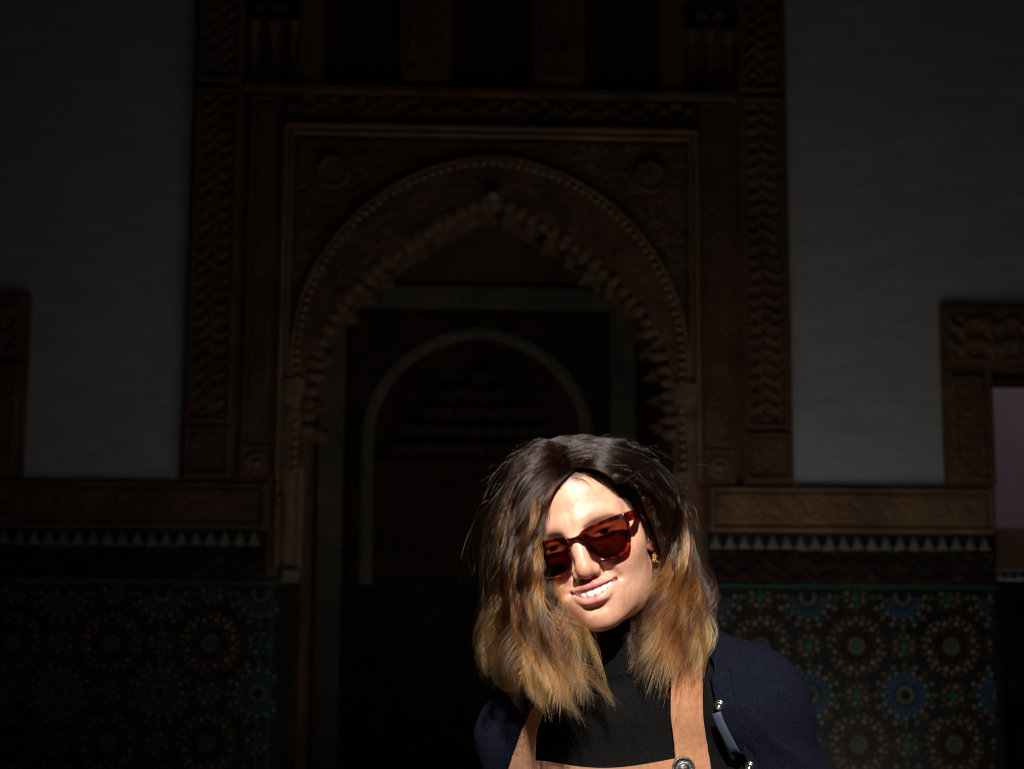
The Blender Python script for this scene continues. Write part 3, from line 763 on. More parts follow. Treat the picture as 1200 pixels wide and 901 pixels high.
    f.ell((0.0650, -0.0105, -0.012), (0.0035, 0.0040, 0.0060), 0.003)
def hand_ops(f):
    w = Vector(arm_pts()['wr'])
    f.cap((0.222, 0.008, -0.745), (0.224, -0.004, -0.805), 0.020, 0.026, 0.012, sy=1.4)
    f.ell((0.224, -0.004, -0.800), (0.014, 0.038, 0.042), 0.015)
    for i, (dy, L) in enumerate([(-0.034, .070), (-0.012, .080), (0.010, .074), (0.030, .058)]):
        a = (0.224, -0.004 + dy * 0.85, -0.832); b = (0.220, -0.006 + dy, -0.832 - L * .5); c = (0.206, -0.006 + dy, -0.832 - L * .95)
        f.chain([a, b, c], [0.0098, 0.0088, 0.0075], 0.004)
    f.chain([(0.220, -0.030, -0.775), (0.212, -0.052, -0.810), (0.202, -0.056, -0.838)], [0.012, 0.0105, 0.009], 0.006)
def mirrored(f, name):
    F = np.concatenate([f.F[:0:-1], f.F]); xs = np.concatenate([-f.xs[:0:-1], f.xs])
    return surface_nets(F, xs, f.ys, f.zs)

H = 0.00125
fb = Field(seg((0, .0915, H), (.0915, .28, .005)), seg((-.150, -.119, .005), (-.119, .04, H), (.04, .20, .005)),
           seg((-1.565, -.90, .010), (-.90, -.72, .004), (-.72, -.13, .006), (-.13, .125, H)))
torso_ops(fb); leg_ops(fb); hand_ops(fb)
f_foot = ((0.080, 0.060, -1.500), (0.082, -0.095, -1.532))
fb.cap(*f_foot, 0.034, 0.026, 0.02)
head_ops(fb)
BV, BF = mirrored(fb, 'body')
BV = laplace(BV, BF, 2, 0.4)
print('body', BV.shape, BF.shape)
x, y, z = BV.T; ax = np.abs(x)
def curve_dist(P, V):
    return np.min(np.linalg.norm(V[:, None, :] - P[None], axis=2), axis=1)
face = (z > -0.13) & (y < -0.02)
lipm = np.zeros(len(BV))
nearm = np.nonzero((z < -0.045) & (z > -0.085) & (y < -0.07) & (ax < 0.036))[0]
VV = np.stack([ax, y, z], 1)[nearm]
tt = np.linspace(0, 1, 60)
for up in (True, False):
    P, r = lip_curve(up)
    Pd = np.stack([np.interp(tt, np.linspace(0, 1, 9), P[:, i]) for i in range(3)], 1); rd = np.interp(tt, np.linspace(0, 1, 9), r)
    d = np.min(np.linalg.norm(VV[:, None] - Pd[None], axis=2) - rd[None], axis=1)
    lipm[nearm] = np.maximum(lipm[nearm], 1 - sstep(0.0006, 0.0024, d))
hair_line = 0.066 - 0.55 * np.maximum(ax - 0.030, 0) - 3.0 * np.maximum(ax - 0.052, 0)
scalp = sstep(-0.004, 0.005, z - hair_line) * (z > -0.06)
scalp = np.maximum(scalp, sstep(-0.005, 0.012, y - 0.026) * (z > -0.085) * (1 - sstep(0.0665, 0.0685, ax)))
scalp = scalp * (1 - sstep(0.0685, 0.0700, ax) * (z < 0.03))
brow_z = 0.0085 + 0.004 * np.sin(np.clip((ax - 0.010) / 0.040, 0, 1) * 2.4)
brow = np.exp(-((z - brow_z) / 0.0030) ** 2) * sstep(0.010, 0.014, ax) * (1 - sstep(0.046, 0.052, ax)) * (y < -0.04)
blush = np.exp(-(((ax - 0.040) / 0.020) ** 2 + ((z + 0.030) / 0.018) ** 2)) * (y < -0.03) + 0.8 * np.exp(-((ax / 0.014) ** 2 + ((z + 0.042) / 0.012) ** 2)) * (y < -.08)
inner = ((y > -0.0925 + 23 * ax ** 2) & (z < -0.054) & (z > -0.074) & (ax < 0.026) & (y < -0.06)) * 1.0
lidl = np.exp(-(((ax - .0315) / .013) ** 2 + ((z + .0005) / .0016) ** 2) ** 2) * (y < -.05)
skin = np.tile(np.array([0.61, 0.345, 0.242]), (len(BV), 1))
def blend(c, m): 
    global skin
    skin = skin * (1 - m[:, None]) + np.array(c) * m[:, None]
blend((0.54, 0.215, 0.145), np.clip(blush, 0, 1) * 0.55)
blend((0.56, 0.150, 0.175), lipm)
blend((0.52, 0.20, 0.145), 0.35 * np.exp(-((ax / 0.017) ** 2 + ((z + 0.036) / 0.013) ** 2)) * (y < -.085))
blend((0.54, 0.22, 0.16), 0.3 * np.exp(-(((z + 0.088) / 0.010) ** 2 + (ax / 0.016) ** 2)) * (y < -.07))
blend((0.10, 0.055, 0.035), brow * 0.8)
blend((0.03, 0.02, 0.015), np.clip(lidl, 0, 1) * .8)
blend((0.022, 0.013, 0.009), scalp * 0.93)
blend((0.10, 0.018, 0.018), inner)
for mx, mz, mr in ((0.0385, -0.0365, 0.0011), (0.019, -0.072, 0.0007)):
    blend((0.16, 0.07, 0.045), np.exp(-(((x - mx) ** 2 + (z - mz) ** 2) / mr ** 2)) * (y < -.04))
HEADZ = None
def vcol(me, name, rgb):
    a = me.color_attributes.new(name, 'FLOAT_COLOR', 'POINT')
    a.data.foreach_set('color', np.concatenate([rgb, np.ones((len(rgb), 1))], 1).astype(np.float32).ravel())
t = NT('skin')
col = t.add('VertexColor', _layer_name='skin').outputs['Color']
tc = t.add('TexCoord').outputs['Object']
n1 = t.add('TexNoise', Vector=tc, Scale=110.0, Detail=7.0, Roughness=0.7).outputs['Fac']
n2 = t.add('TexNoise', Vector=tc, Scale=900.0, Detail=2.0).outputs['Fac']
c2 = t.mix(0.75, col, t.ramp(n1, (0.35, (0.84, 0.72, 0.68)), (0.65, (1.10, 1.08, 1.06))), 'MULTIPLY')
t.set(Base__Color=c2, Roughness=0.40, Subsurface__Weight=0.15, Subsurface__Radius=(1.0, 0.35, 0.18), Subsurface__Scale=0.006,
      Normal=t.bump(n2, 0.35, 0.0008), Specular__IOR__Level=0.45)
M_skin = t.m
person = empty('person', (0, 0, 0))
tag(person, 'smiling woman with shoulder length brown hair, red sunglasses and navy cardigan over tan dungarees', 'person')
body_me = mesh_np('body', pose(BV), BF)
vcol(body_me, 'skin', skin)
body = link_mesh('body', body_me, M_skin, person, smooth=True)
# ---- teeth, eyes
def tooth(cx, w, h, zt, tilt):
    c = (abs(cx))
    y = -0.0950 + 20 * cx * cx + (0.0045 if abs(cx) > 0.02 else 0.0012 if abs(cx) > 0.015 else 0)
    ang = math.atan(40 * cx)
    V = []; n = 8
    for k, (s, dy) in enumerate([(0.90, 0.0), (1.0, -0.0008), (1.0, -0.0012), (0.98, -0.0008), (0.93, 0.0004)]):
        zz = zt - h * k / 4
        for i in range(n):
            a = 2 * math.pi * i / n
            lx = math.copysign(abs(math.cos(a)) ** 0.35, math.cos(a)) * w * 0.5 * s
            ly = math.copysign(abs(math.sin(a)) ** 0.6, math.sin(a)) * 0.0026 + dy
            V.append((cx + lx * math.cos(ang) - ly * math.sin(ang), y + lx * math.sin(ang) + ly * math.cos(ang), zz))
    F = [[k * n + i, k * n + (i + 1) % n, (k + 1) * n + (i + 1) % n, (k + 1) * n + i][::-1] for k in range(4) for i in range(n)]
    F.append([4 * n + i for i in range(n)][::-1]); F.append([i for i in range(n)])
    return V, F
TV, TF = [], []
for cx, w, h in ((0.0043, .0091, .0150), (0.0118, .0077, .0142), (0.0180, .0074, .0134), (0.0226, .0060, .0100)):
    for s in (1, -1):
        V, F = tooth(cx * s, w, h, -0.0540 + 7 * cx * cx, 0)
        o = len(TV); TV += V; TF += [[i + o for i in f] for f in F]
t = NT('teeth'); t.set(Base__Color=RGBA((0.88, 0.85, 0.78)), Roughness=0.18, Subsurface__Weight=0.1, Subsurface__Scale=0.002)
link_mesh('teeth', mesh_np('teeth', pose(TV), TF), t.m, person, smooth=True)
def uv_sphere(c, r, nu=24, nv=16, axis='y'):
    V = []; F = []
    for j in range(nv + 1):
        th = math.pi * j / nv
        for i in range(nu):
            ph = 2 * math.pi * i / nu
            V.append((c[0] + r * math.sin(th) * math.cos(ph), c[1] - r * math.cos(th), c[2] + r * math.sin(th) * math.sin(ph)))
    for j in range(nv):
        for i in range(nu): F.append([j * nu + i, (j + 1) * nu + i, (j + 1) * nu + (i + 1) % nu, j * nu + (i + 1) % nu])
    return V, F
t = NT('eye'); col = t.add('VertexColor', _layer_name='iris').outputs['Color']; t.set(Base__Color=col, Roughness=0.08)
for s in (1, -1):
    V, F = uv_sphere((0.0315 * s, -0.0690, -0.002), 0.0124)
    V = np.array(V); me = mesh_np('eye', pose(V), F)
    d = np.hypot(V[:, 0] - 0.0315 * s, V[:, 2] + 0.002)
    c = np.where((d < 0.0058)[:, None], (0.07, 0.03, 0.015), (0.35, 0.30, 0.27)); c = np.where((d < 0.0026)[:, None], (0.005, 0.004, 0.004), c)  # eye white darkened in front to stand for the brow's shadow
    c = np.where((V[:, 1] > -0.068)[:, None], (0.7, 0.6, 0.55), c)
    vcol(me, 'iris', c); link_mesh('eye', me, t.m, person, smooth=True)

# ---- sunglasses
def closed_cr(P, n):
    P = np.asarray(P, float); m = len(P); out = []
    for i in range(m):
        p0, p1, p2, p3 = P[i - 1], P[i], P[(i + 1) % m], P[(i + 2) % m]
        for k in range(n):
            t_ = k / n
            out.append(0.5 * (2 * p1 + (p2 - p0) * t_ + (2 * p0 - 5 * p1 + 4 * p2 - p3) * t_ ** 2 + (3 * p1 - p0 - 3 * p2 + p3) * t_ ** 3))
    return np.array(out)
GC = (0.0335, -0.012)
outer = np.array([(-27.0, 15.0), (-14, 20.5), (4, 22.0), (24, 22.5), (31.5, 20), (31.0, 10), (27, -8), (19, -19.5), (4, -24), (-11, -22.5), (-21, -13), (-25.0, 2)]) / 1000
inner = np.array([(-21.5, 11.5), (-12, 14.8), (4, 16.0), (19, 15.8), (25, 13.0), (25.5, 7), (22.5, -6.5), (15.5, -15.6), (3.5, -19.6), (-9, -18.2), (-16.8, -10.5), (-20.5, 1.5)]) / 1000
inner = inner + (outer - inner) * 0.24
OUT, INN = closed_cr(outer, 6), closed_cr(inner, 6)
def gpt(q, s, off):
    X, Z = GC[0] + q[0], GC[1] + q[1]
    return (s * X, -0.1048 + 1.35 * X * X + off - 0.06 * Z, Z)
t = NT('tortoiseshell')
tc = t.add('TexCoord').outputs['Object']
ns = t.add('TexNoise', Vector=tc, Scale=75.0, Detail=3.0, Distortion=0.6).outputs['Fac']
colr = t.ramp(ns, (0.47, (0.012, 0.002, 0.0015)), (0.58, (0.065, 0.004, 0.003)), (0.74, (0.40, 0.030, 0.008)))
t.set(Base__Color=colr, Roughness=0.12, Coat__Weight=0.5, Coat__Roughness=0.05)
tr = t.add('BsdfTransparent', Color=t.ramp(ns, (0.42, (0.10, 0.006, 0.004)), (0.60, (0.85, 0.10, 0.03))))
mx = t.add('MixShader', i0=0.35, i1=t.bsdf.outputs[0], i2=tr.outputs[0]); t.t.links.new(mx.outputs[0], t.out.inputs[0])
M_tort = t.m
t = NT('tinted_lens')
tr = t.add('BsdfTransparent', Color=RGBA((0.150, 0.042, 0.026)))
gl = t.add('BsdfGlossy', Color=RGBA((1, 1, 1)), Roughness=0.03)
fr = t.add('Fresnel', IOR=1.35)
mx = t.add('MixShader', i0=fr.outputs[0], i1=tr.outputs[0], i2=gl.outputs[0]); t.t.links.new(mx.outputs[0], t.out.inputs[0])
M_lens = t.m
t = NT('bright_metal'); t.set(Base__Color=RGBA((0.75, 0.74, 0.72)), Metallic=1.0, Roughness=0.22); M_metal = t.m
ctr = pose([(0, -0.09, 0)])[0]
glasses = empty('sunglasses', tuple(ctr))
tag(glasses, 'red tortoiseshell sunglasses with brown tinted lenses on the woman\'s face', 'sunglasses')
def gmesh(name, V, F, mat, smooth=True, parent=None):
    o = link_mesh(name, mesh_np(name, pose(V) - ctr, F), mat, parent or glasses, smooth)
    return o
FV, FF = [], []
for s in (1, -1):
    n = len(OUT); o = len(FV)
    # ring cross-section: outer front bevel, outer back, inner back, inner front bevel
    secs = []
    for w, off in ((0.0, 0.0012), (0.22, 0.0), (0.80, 0.0), (1.0, 0.0010), (1.0, 0.0036), (0.0, 0.0040)):
        secs.append([gpt(OUT[i] + (INN[i] - OUT[i]) * w, s, off) for i in range(n)])
    for sc_ in secs: FV += sc_
    for k in range(6):
        for i in range(n):
            q = [o + k * n + i, o + k * n + (i + 1) % n, o + ((k + 1) % 6) * n + (i + 1) % n, o + ((k + 1) % 6) * n + i]
            FF.append(q[::-1] if s > 0 else q)
# bridge
nb = 9; o = len(FV)
for i in range(nb):
    u = -1 + 2 * i / (nb - 1); X = 0.0085 * u
    zt = 0.0038 - 0.0016 * (1 - u * u) ; zb = -0.0038 + 0.0022 * (1 - u * u) - 0.004 * u * u
    yb = -0.1065 + 1.35 * X * X
    for zz, off in ((zt, 0.001), (zt - .001, 0.0), (zb + .001, 0.0), (zb, 0.001), (zb, 0.004), (zt, 0.004)): FV.append((X, yb + off, zz))
for i in range(nb - 1):
    for k in range(6): FF.append([o + i * 6 + k, o + i * 6 + (k + 1) % 6, o + (i + 1) * 6 + (k + 1) % 6, o + (i + 1) * 6 + k][::-1])
gmesh('frame', FV, FF, M_tort)
for s in (1, -1):
    n = len(INN); rings = 5; V = []; F = []
    c = INN.mean(0)
    for r_ in range(rings + 1):
        w = r_ / rings
        for i in range(n): V.append(gpt(c + (INN[i] - c) * (0.02 + 1.0 * w), s, 0.0020 - 0.0012 * (1 - w * w)))
    for r_ in range(rings):
        for i in range(n):
            q = [r_ * n + i, r_ * n + (i + 1) % n, (r_ + 1) * n + (i + 1) % n, (r_ + 1) * n + i]; F.append(q if s > 0 else q[::-1])
    F.append([i for i in range(n)])
    gmesh('lens', V, F, M_lens)
for s in (1, -1):
    path = [(0.0640, -0.1000, 0.0045), (0.0700, -0.0945, 0.0047), (0.0730, -0.081, 0.0055), (0.0720, -0.040, 0.0095), (0.0725, -0.002, 0.0135), (0.0735, 0.016, 0.010), (0.0725, 0.030, -0.006), (0.0710, 0.036, -0.024)]
    hh = [0.0055, 0.0055, 0.0050, 0.0040, 0.0032, 0.0030, 0.0034, 0.0030]; V = []; F = []
    for (px_, py_, pz_), h in zip(path, hh):
        for dx, dz in ((-.0016, -h), (.0016, -h), (.0020, 0), (.0016, h), (-.0016, h)): V.append((s * (px_ + dx), py_, pz_ + dz))
    for i in range(len(path) - 1):
        for k in range(5):
            q = [i * 5 + k, i * 5 + (k + 1) % 5, (i + 1) * 5 + (k + 1) % 5, (i + 1) * 5 + k]; F.append(q if s < 0 else q[::-1])
    F.append([0, 1, 2, 3, 4]); F.append([(len(path) - 1) * 5 + k for k in range(5)])
    arm = gmesh('temple', V, F, M_tort, smooth=False)
    # hinge emblem, a small metal plate on the front corner
    q = [(s * (0.0600 + dx), -0.1032 + off, 0.0065 + dz) for off in (-.0006, .001) for dx, dz in ((-.0022, -.0016), (.0022, -.0012), (.0018, .0016), (-.002, .0014))]
    gmesh('emblem', q, [[0, 1, 2, 3], [4, 5, 6, 7], [0, 1, 5, 4], [1, 2, 6, 5], [2, 3, 7, 6], [3, 0, 4, 7]], M_metal, False, arm)
# ---- hair: strands swept along guide curves (mm from the head centre: x right, y away from the camera, z up)
PX = 0.00098
def gd(*pts):
    return np.array([((a - 691) * PX, d / 1000.0, (628 - b) * PX) for a, b, d in pts])
GL = [gd((667, 551, -80), (654, 564, -92), (634, 590, -99), (617, 630, -100), (613, 668, -94), (626, 708, -82), (652, 752, -76), (670, 795, -80), (694, 834, -86)),
      gd((666, 549, -76), (650, 556, -92), (624, 578, -102), (605, 620, -104), (599, 668, -100), (605, 712, -92), (624, 762, -88), (648, 806, -92), (672, 842, -98)),
      gd((665, 545, -70), (640, 542, -86), (611, 564, -92), (594, 610, -92), (586, 660, -90), (586, 710, -86), (598, 762, -82), (622, 806, -86), (652, 838, -92)),
      gd((664, 534, -48), (634, 524, -58), (602, 550, -58), (582, 600, -54), (574, 660, -52), (571, 712, -52), (578, 762, -52), (598, 804, -58), (626, 832, -64)),
      gd((664, 522, -12), (632, 514, -14), (598, 544, -8), (577, 600, 0), (571, 660, 4), (569, 715, 4), (577, 765, 0), (594, 804, -8), (616, 828, -16)),
      gd((668, 515, 30), (636, 516, 40), (606, 550, 60), (590, 604, 72), (582, 660, 76), (580, 715, 72), (584, 765, 62), (594, 806, 52), (608, 832, 46)),
      gd((676, 520, 70), (660, 530, 92), (646, 565, 108), (640, 610, 116), (640, 660, 116), (644, 715, 106), (650, 765, 96), (656, 806, 90), (662, 832, 86))]
GR = [gd((669, 551, -80), (692, 553, -92), (722, 568, -88), (748, 582, -66), (772, 606, -22), (776, 645, 0), (770, 690, 4), (767, 738, -20), (770, 790, -50)),
      gd((669, 549, -76), (696, 545, -88), (732, 560, -82), (760, 588, -64), (785, 625, -36), (790, 665, -8), (784, 708, -18), (781, 760, -48), (780, 818, -80)),
      gd((670, 545, -68), (702, 534, -80), (744, 552, -72), (776, 590, -58), (799, 635, -32), (807, 680, -26), (804, 722, -36), (798, 770, -56), (793, 820, -78)),
      gd((672, 534, -46), (708, 519, -54), (756, 540, -46), (790, 585, -38), (812, 632, -36), (824, 680, -38), (828, 722, -44), (820, 758, -52), (806, 788, -60)),
      gd((674, 522, -12), (712, 510, -14), (762, 534, -6), (796, 580, 0), (818, 632, 2), (832, 682, 0), (838, 722, -6), (834, 752, -14), (842, 748, -22)),
      gd((678, 515, 30), (716, 510, 38), (764, 536, 50), (796, 585, 60), (816, 640, 62), (828, 690, 58), (832, 732, 50), (826, 764, 42), (818, 790, 36)),
      gd((684, 519, 70), (712, 522, 90), (738, 552, 106), (756, 600, 114), (766, 655, 112), (772, 705, 102), (776, 750, 92), (778, 780, 86), (780, 800, 82))]
for g_ in GR:      # keep the far side close to the cheek
    w_ = np.clip((0.035 - g_[:, 2]) / 0.05, 0, 1); xo_ = (757 - 691) * PX
    g_[:, 0] = np.where(g_[:, 0] > xo_, xo_ + (g_[:, 0] - xo_) * (1 - 0.32 * w_), g_[:, 0])
for g_ in GL:
    w_ = np.clip((-0.02 - g_[:, 2]) / 0.06, 0, 1); xo_ = (610 - 691) * PX
    g_[:, 0] = np.where(g_[:, 0] < xo_, xo_ + (g_[:, 0] - xo_) * (1 - 0.22 * w_), g_[:, 0])
for k, (gl, gr) in enumerate(zip(GL, GR)):
    gl[0, 0] += 0.004 + 0.001 * k; gr[0, 0] -= 0.004 + 0.001 * k
NP_ = 30
def resample(G, n):
    t = np.linspace(0, 1, len(G)); tt_ = np.linspace(0, 1, n)
    # Catmull-Rom through the guide points
    m = np.gradient(G, axis=0)
    i = np.minimum((tt_ * (len(G) - 1)).astype(int), len(G) - 2); u = (tt_ * (len(G) - 1) - i)[:, None]
    h00, h10, h01, h11 = 2*u**3-3*u**2+1, u**3-2*u**2+u, -2*u**3+3*u**2, u**3-u**2
    return h00*G[i] + h10*m[i] + h01*G[i+1] + h11*m[i+1]
def fan(G, a):
    """strand guide at fan position a (array in 0..1) -> (n, NP_, 3)"""
    S = np.stack([resample(g, NP_) for g in G])
    p = a * (len(G) - 1); i = np.minimum(p.astype(int), len(G) - 2); u = (p - i)[:, None, None]
    m = np.gradient(S, axis=0)
    return (2*u**3-3*u**2+1)*S[i] + (u**3-2*u**2+u)*m[i] + (-2*u**3+3*u**2)*S[i+1] + (u**3-u**2)*m[i+1]
def head_inv(P):
    """world-aligned offset from the head centre -> head frame"""
    ro, ya = R(-19.0), R(13.0)
    x_ = P[..., 0] * math.cos(ro) - P[..., 2] * math.sin(ro); z_ = P[..., 0] * math.sin(ro) + P[..., 2] * math.cos(ro)
    x2 = x_ * math.cos(ya) - P[..., 1] * math.sin(ya); y2 = x_ * math.sin(ya) + P[..., 1] * math.cos(ya)
    return np.stack([x2, y2, z_], -1)
def head_fwd(P):
    return (pose(P.reshape(-1, 3)) - HEAD).reshape(P.shape)
def push_out(P, lift):
    """keep strands outside the skull and the cheeks"""
    Q = head_inv(P)
    for c, r in (((0, 0.013, 0.030), (0.0710, 0.091, 0.083)), ((0, -0.030, 0.034), (0.060, 0.0605, 0.060)), ((0, -0.026, -0.028), (0.061, 0.066, 0.072)), ((0, 0.03, -0.12), (0.055, 0.055, 0.10))):
        c, r = np.array(c), np.array(r)
        D = (Q - c) / (r + lift[..., None]); k = np.linalg.norm(D, axis=-1, keepdims=True)
        Q = np.where(k < 1, c + D / np.maximum(k, 1e-6) * (r + lift[..., None]), Q)
    ro, ya = R(19.0), R(-13.0)
    x_ = Q[..., 0] * math.cos(ya) - Q[..., 1] * math.sin(ya); y_ = Q[..., 0] * math.sin(ya) + Q[..., 1] * math.cos(ya)
    return np.stack([x_ * math.cos(ro) - Q[..., 2] * math.sin(ro), y_, x_ * math.sin(ro) + Q[..., 2] * math.cos(ro)], -1)
def behind_ear(S):
    Q = head_inv(S); zl = Q[..., 2]
    w = sstep(0.062, 0.020, zl) * sstep(-0.115, -0.040, zl) * sstep(0.042, 0.054, Q[..., 0]) * (1 - sstep(0.077, 0.084, Q[..., 0]))
    ymin = -0.12 + (0.132 + 0.10 * np.maximum(zl, 0)) * w
    Q[..., 1] = np.where(w > 0, np.maximum(Q[..., 1], ymin), Q[..., 1])
    ro, ya = R(19.0), R(-13.0)
    x_ = Q[..., 0] * math.cos(ya) - Q[..., 1] * math.sin(ya); y_ = Q[..., 0] * math.sin(ya) + Q[..., 1] * math.cos(ya)
    return np.stack([x_ * math.cos(ro) - Q[..., 2] * math.sin(ro), y_, x_ * math.sin(ro) + Q[..., 2] * math.cos(ro)], -1)
def arc(S, t0, t1):
    """re-parametrise each strand to the range t0..t1"""
    n, m, _ = S.shape
    T = t0[:, None] + (t1 - t0)[:, None] * np.linspace(0, 1, m)[None]
    p = T * (m - 1); i = np.clip(p.astype(int), 0, m - 2); u = (p - i)[..., None]
    r_ = np.arange(n)[:, None]
    return S[r_, i] * (1 - u) + S[r_, i + 1] * u
def strands(G, nclump, per, seed, amax=1.0):
    g = np.random.default_rng(seed)
    a_c = np.clip(g.beta(1.0, 1.25, nclump), 0, 1) * amax; b_c = g.random(nclump) ** 1.3
    n = nclump * per; cl = np.repeat(np.arange(nclump), per)
    a0, b0 = a_c[cl], b_c[cl]
    spread = 0.02 + 0.045 * g.random(nclump)[cl]
    a = np.clip(a0 + g.normal(0, 1, n) * spread, 0, 1) ; b = np.clip(b0 + g.normal(0, 0.10, n), 0, 1)
    t0 = np.clip((b * 0.16 - 0.02) * (g.random(n) ** 0.5) - 0.0, 0, 1) ; t1 = 0.66 + 0.34 * g.beta(1.9, 1.0, nclump)[cl] + g.normal(0, 0.025, n)
    t1 = np.clip(t1 - 0.10 * b, 0.55, 1.03)
    S = arc(fan(G, a), t0, np.minimum(t1, 1.0)); C = arc(fan(G, a0), t0, np.minimum(t1, 1.0))
    s = np.linspace(0, 1, NP_)[None, :, None]
    # clumping: locks draw together towards their ends
    cw = (0.70 + 0.28 * g.random(nclump) ** 0.6)[cl][:, None, None] * np.clip((s - 0.06) / 0.60, 0, 1) ** 0.9
    S = S * (1 - cw) + C * cw
    # inner layers lie closer to the head
    axis = np.array([0.0, 0.035, 0.0]); ctr_ = axis + np.array([0, 0, 1.0]) * S[..., 2:3] + np.array([0.02, 0, 0]) * 0
    ctr_ = np.concatenate([np.full_like(S[..., :1], 0.012), np.full_like(S[..., :1], 0.01), S[..., 2:3]], -1)
    dirn = ctr_ - S; dirn /= np.maximum(np.linalg.norm(dirn, axis=-1, keepdims=True), 1e-6)
    S = S + dirn * ((b * 0.024 + g.normal(0, 0.0058, nclump)[cl])[:, None, None] * np.clip(s * 2.2, 0, 1))
    rj = g.normal(0, 1, (n, 1, 1)) * (0.0015 + 0.013 * np.clip(a * 2 - 0.35, 0, 1))[:, None, None]
    S = S + rj * np.array([1.0, 0.3, 0.0]) * np.clip(1 - s * 6, 0, 1)
    # waves per lock, frizz per strand
    # long S-waves that neighbouring locks roughly share, plus each lock's own
    a_l = a_c[cl]; sh_ = 5.0 * a_l + 0.8 * g.normal(0, 1, nclump)[cl]
    ph = sh_[:, None] + np.array([0.0, 1.6, 0.8]) + g.normal(0, 0.25, (nclump, 3))[cl]; wl = (12.0 + 4.0 * g.random((nclump, 1)))[cl] * np.ones(3)
    am = (0.0075 + 0.0120 * g.random((nclump, 3)))[cl] * np.array([1, 0.9, 0.3])
    env = np.clip((s - 0.22) / 0.45, 0, 1) ** 1.2
    S = S + am[:, None, :] * np.sin(s * wl[:, None, :] + ph[:, None, :]) * env
    ph = g.random((nclump, 3))[cl] * 6.283; wl = (14 + 12 * g.random((nclump, 3)))[cl]; am = (0.0006 + 0.0022 * g.random((nclump, 3)))[cl]
    S = S + am[:, None, :] * np.sin(s * wl[:, None, :] + ph[:, None, :]) * np.clip((s - 0.05) / 0.4, 0, 1)
    ph = g.random((n, 3)) * 6.283; wl = 4 + 22 * g.random((n, 3)); am = g.gamma(1.3, 0.00048, (n, 3))
    S = S + am[:, None, :] * np.sin(s * wl[:, None, :] + ph[:, None, :]) * np.clip(s * 2, 0, 1)
    # ends flick
    fl = (g.normal(0, 0.0090, (nclump, 3)) + np.array([0.005 if G is GL else 0.001, -0.003, 0.001]))[cl] + g.normal(0, 0.0025, (n, 3))
    S = S + fl[:, None, :] * np.clip((s - 0.72) / 0.28, 0, 1) ** 2
    # curled tips
    th = np.clip((s - 0.60) / 0.40, 0, 1) * (2.2 + 1.8 * g.random(nclump))[cl][:, None, None]
    ca = g.normal(0, 1, (nclump, 2)) + np.array([0.5 if G is GL else 0.35, -0.5]); ca /= np.linalg.norm(ca, axis=1, keepdims=True)
    rc = (0.004 + 0.0085 * g.random(nclump))[cl][:, None, None]
    S = S + np.concatenate([ca[cl][:, None, :1] * rc * (1 - np.cos(th)), ca[cl][:, None, 1:] * rc * (1 - np.cos(th)), 0.30 * rc * (th - np.sin(th))], -1)
    lift = 0.0015 + (0.011 * (1 - b))[:, None] * np.clip(s[..., 0] * 6 + np.clip(a * 1.2 - 0.2, 0, 0.4)[:, None], 0.10, 1) * np.ones_like(S[..., 0])
    S = push_out(S, lift)
    if G is GR: S = behind_ear(S)
    return S, g.random(nclump)[cl]
sets = [strands(GL, 310, 38, 3), strands(GR, 280, 38, 4)]
# loose flyaways around the outline
def fly(G, n, seed):
    g = np.random.default_rng(seed)
    a = np.clip(g.random(n), 0, 1)
    S = arc(fan(G, a), g.random(n) * 0.15, 0.25 + 0.6 * g.random(n)); s = np.linspace(0, 1, NP_)[None, :, None]
    out = S - np.array([0.0, 0.0, -0.02]); out[..., 1] *= 0.6; out /= np.linalg.norm(out, axis=-1, keepdims=True)
    S = S + out * (g.gamma(1.3, 0.0065, n)[:, None, None] * s ** 1.6 * 1.6)
    ph = g.random((n, 3)) * 6.283; wl = 5 + 14 * g.random((n, 3)); am = g.gamma(1.6, 0.0030, (n, 3))
    S = S + am[:, None, :] * np.sin(s * wl[:, None, :] + ph[:, None, :]) * s
    return push_out(S, np.full(S.shape[:2], 0.004)), g.random(n)
sets += [fly(GL, 300, 5), fly(GR, 260, 6)]
# short hairs that break up the front hairline and the parting
g = np.random.default_rng(9); n = 160
u = g.uniform(-1, 1, n); hx = 0.058 * np.sign(u) * np.abs(u) ** 0.8 + 0.006
hz_ = 0.066 - 0.55 * np.maximum(np.abs(hx) - 0.030, 0) - 3.0 * np.maximum(np.abs(hx) - 0.052, 0) + g.normal(0, 0.003, n)
yy = -0.088 + 13 * hx ** 2
Rt = head_fwd(np.stack([hx, yy, hz_], 1)); Rt = push_out(Rt[:, None, :], np.full((n, 1), -0.0005))[:, 0]
s = np.linspace(0, 1, NP_)[None, :, None]; L = g.uniform(0.006, 0.018, n)[:, None, None]; sd = np.sign(hx - 0.012)[:, None, None]
S = Rt[:, None, :] + L * (np.concatenate(np.broadcast_arrays(sd * 1.0 * s, -0.15 * s, 0.55 * s - 1.1 * s ** 2), -1) + g.normal(0, .12, (n, 1, 3)) * s)
sets.append((push_out(S, 0.0008 + 0.003 * np.ones(S.shape[:2]) * s[..., 0]), g.random(n)))
S = np.concatenate([q[0] for q in sets]) + HEAD; RND = np.concatenate([q[1] for q in sets])
hair_d = bpy.data.hair_curves.new('hair')
hair_d.add_curves([NP_] * len(S))
hair_d.points.foreach_set('position', S.astype(np.float32).ravel())
tw = np.linspace(0, 1, NP_)
rad = (0.000155 * (1 - 0.75 * np.clip((tw - 0.6) / 0.4, 0, 1) ** 1.5))[None] * np.random.default_rng(1).uniform(0.7, 1.25, len(S))[:, None]
at_ = hair_d.attributes.get('radius') or hair_d.attributes.new('radius', 'FLOAT', 'POINT')
at_.data.foreach_set('value', rad.astype(np.float32).ravel())
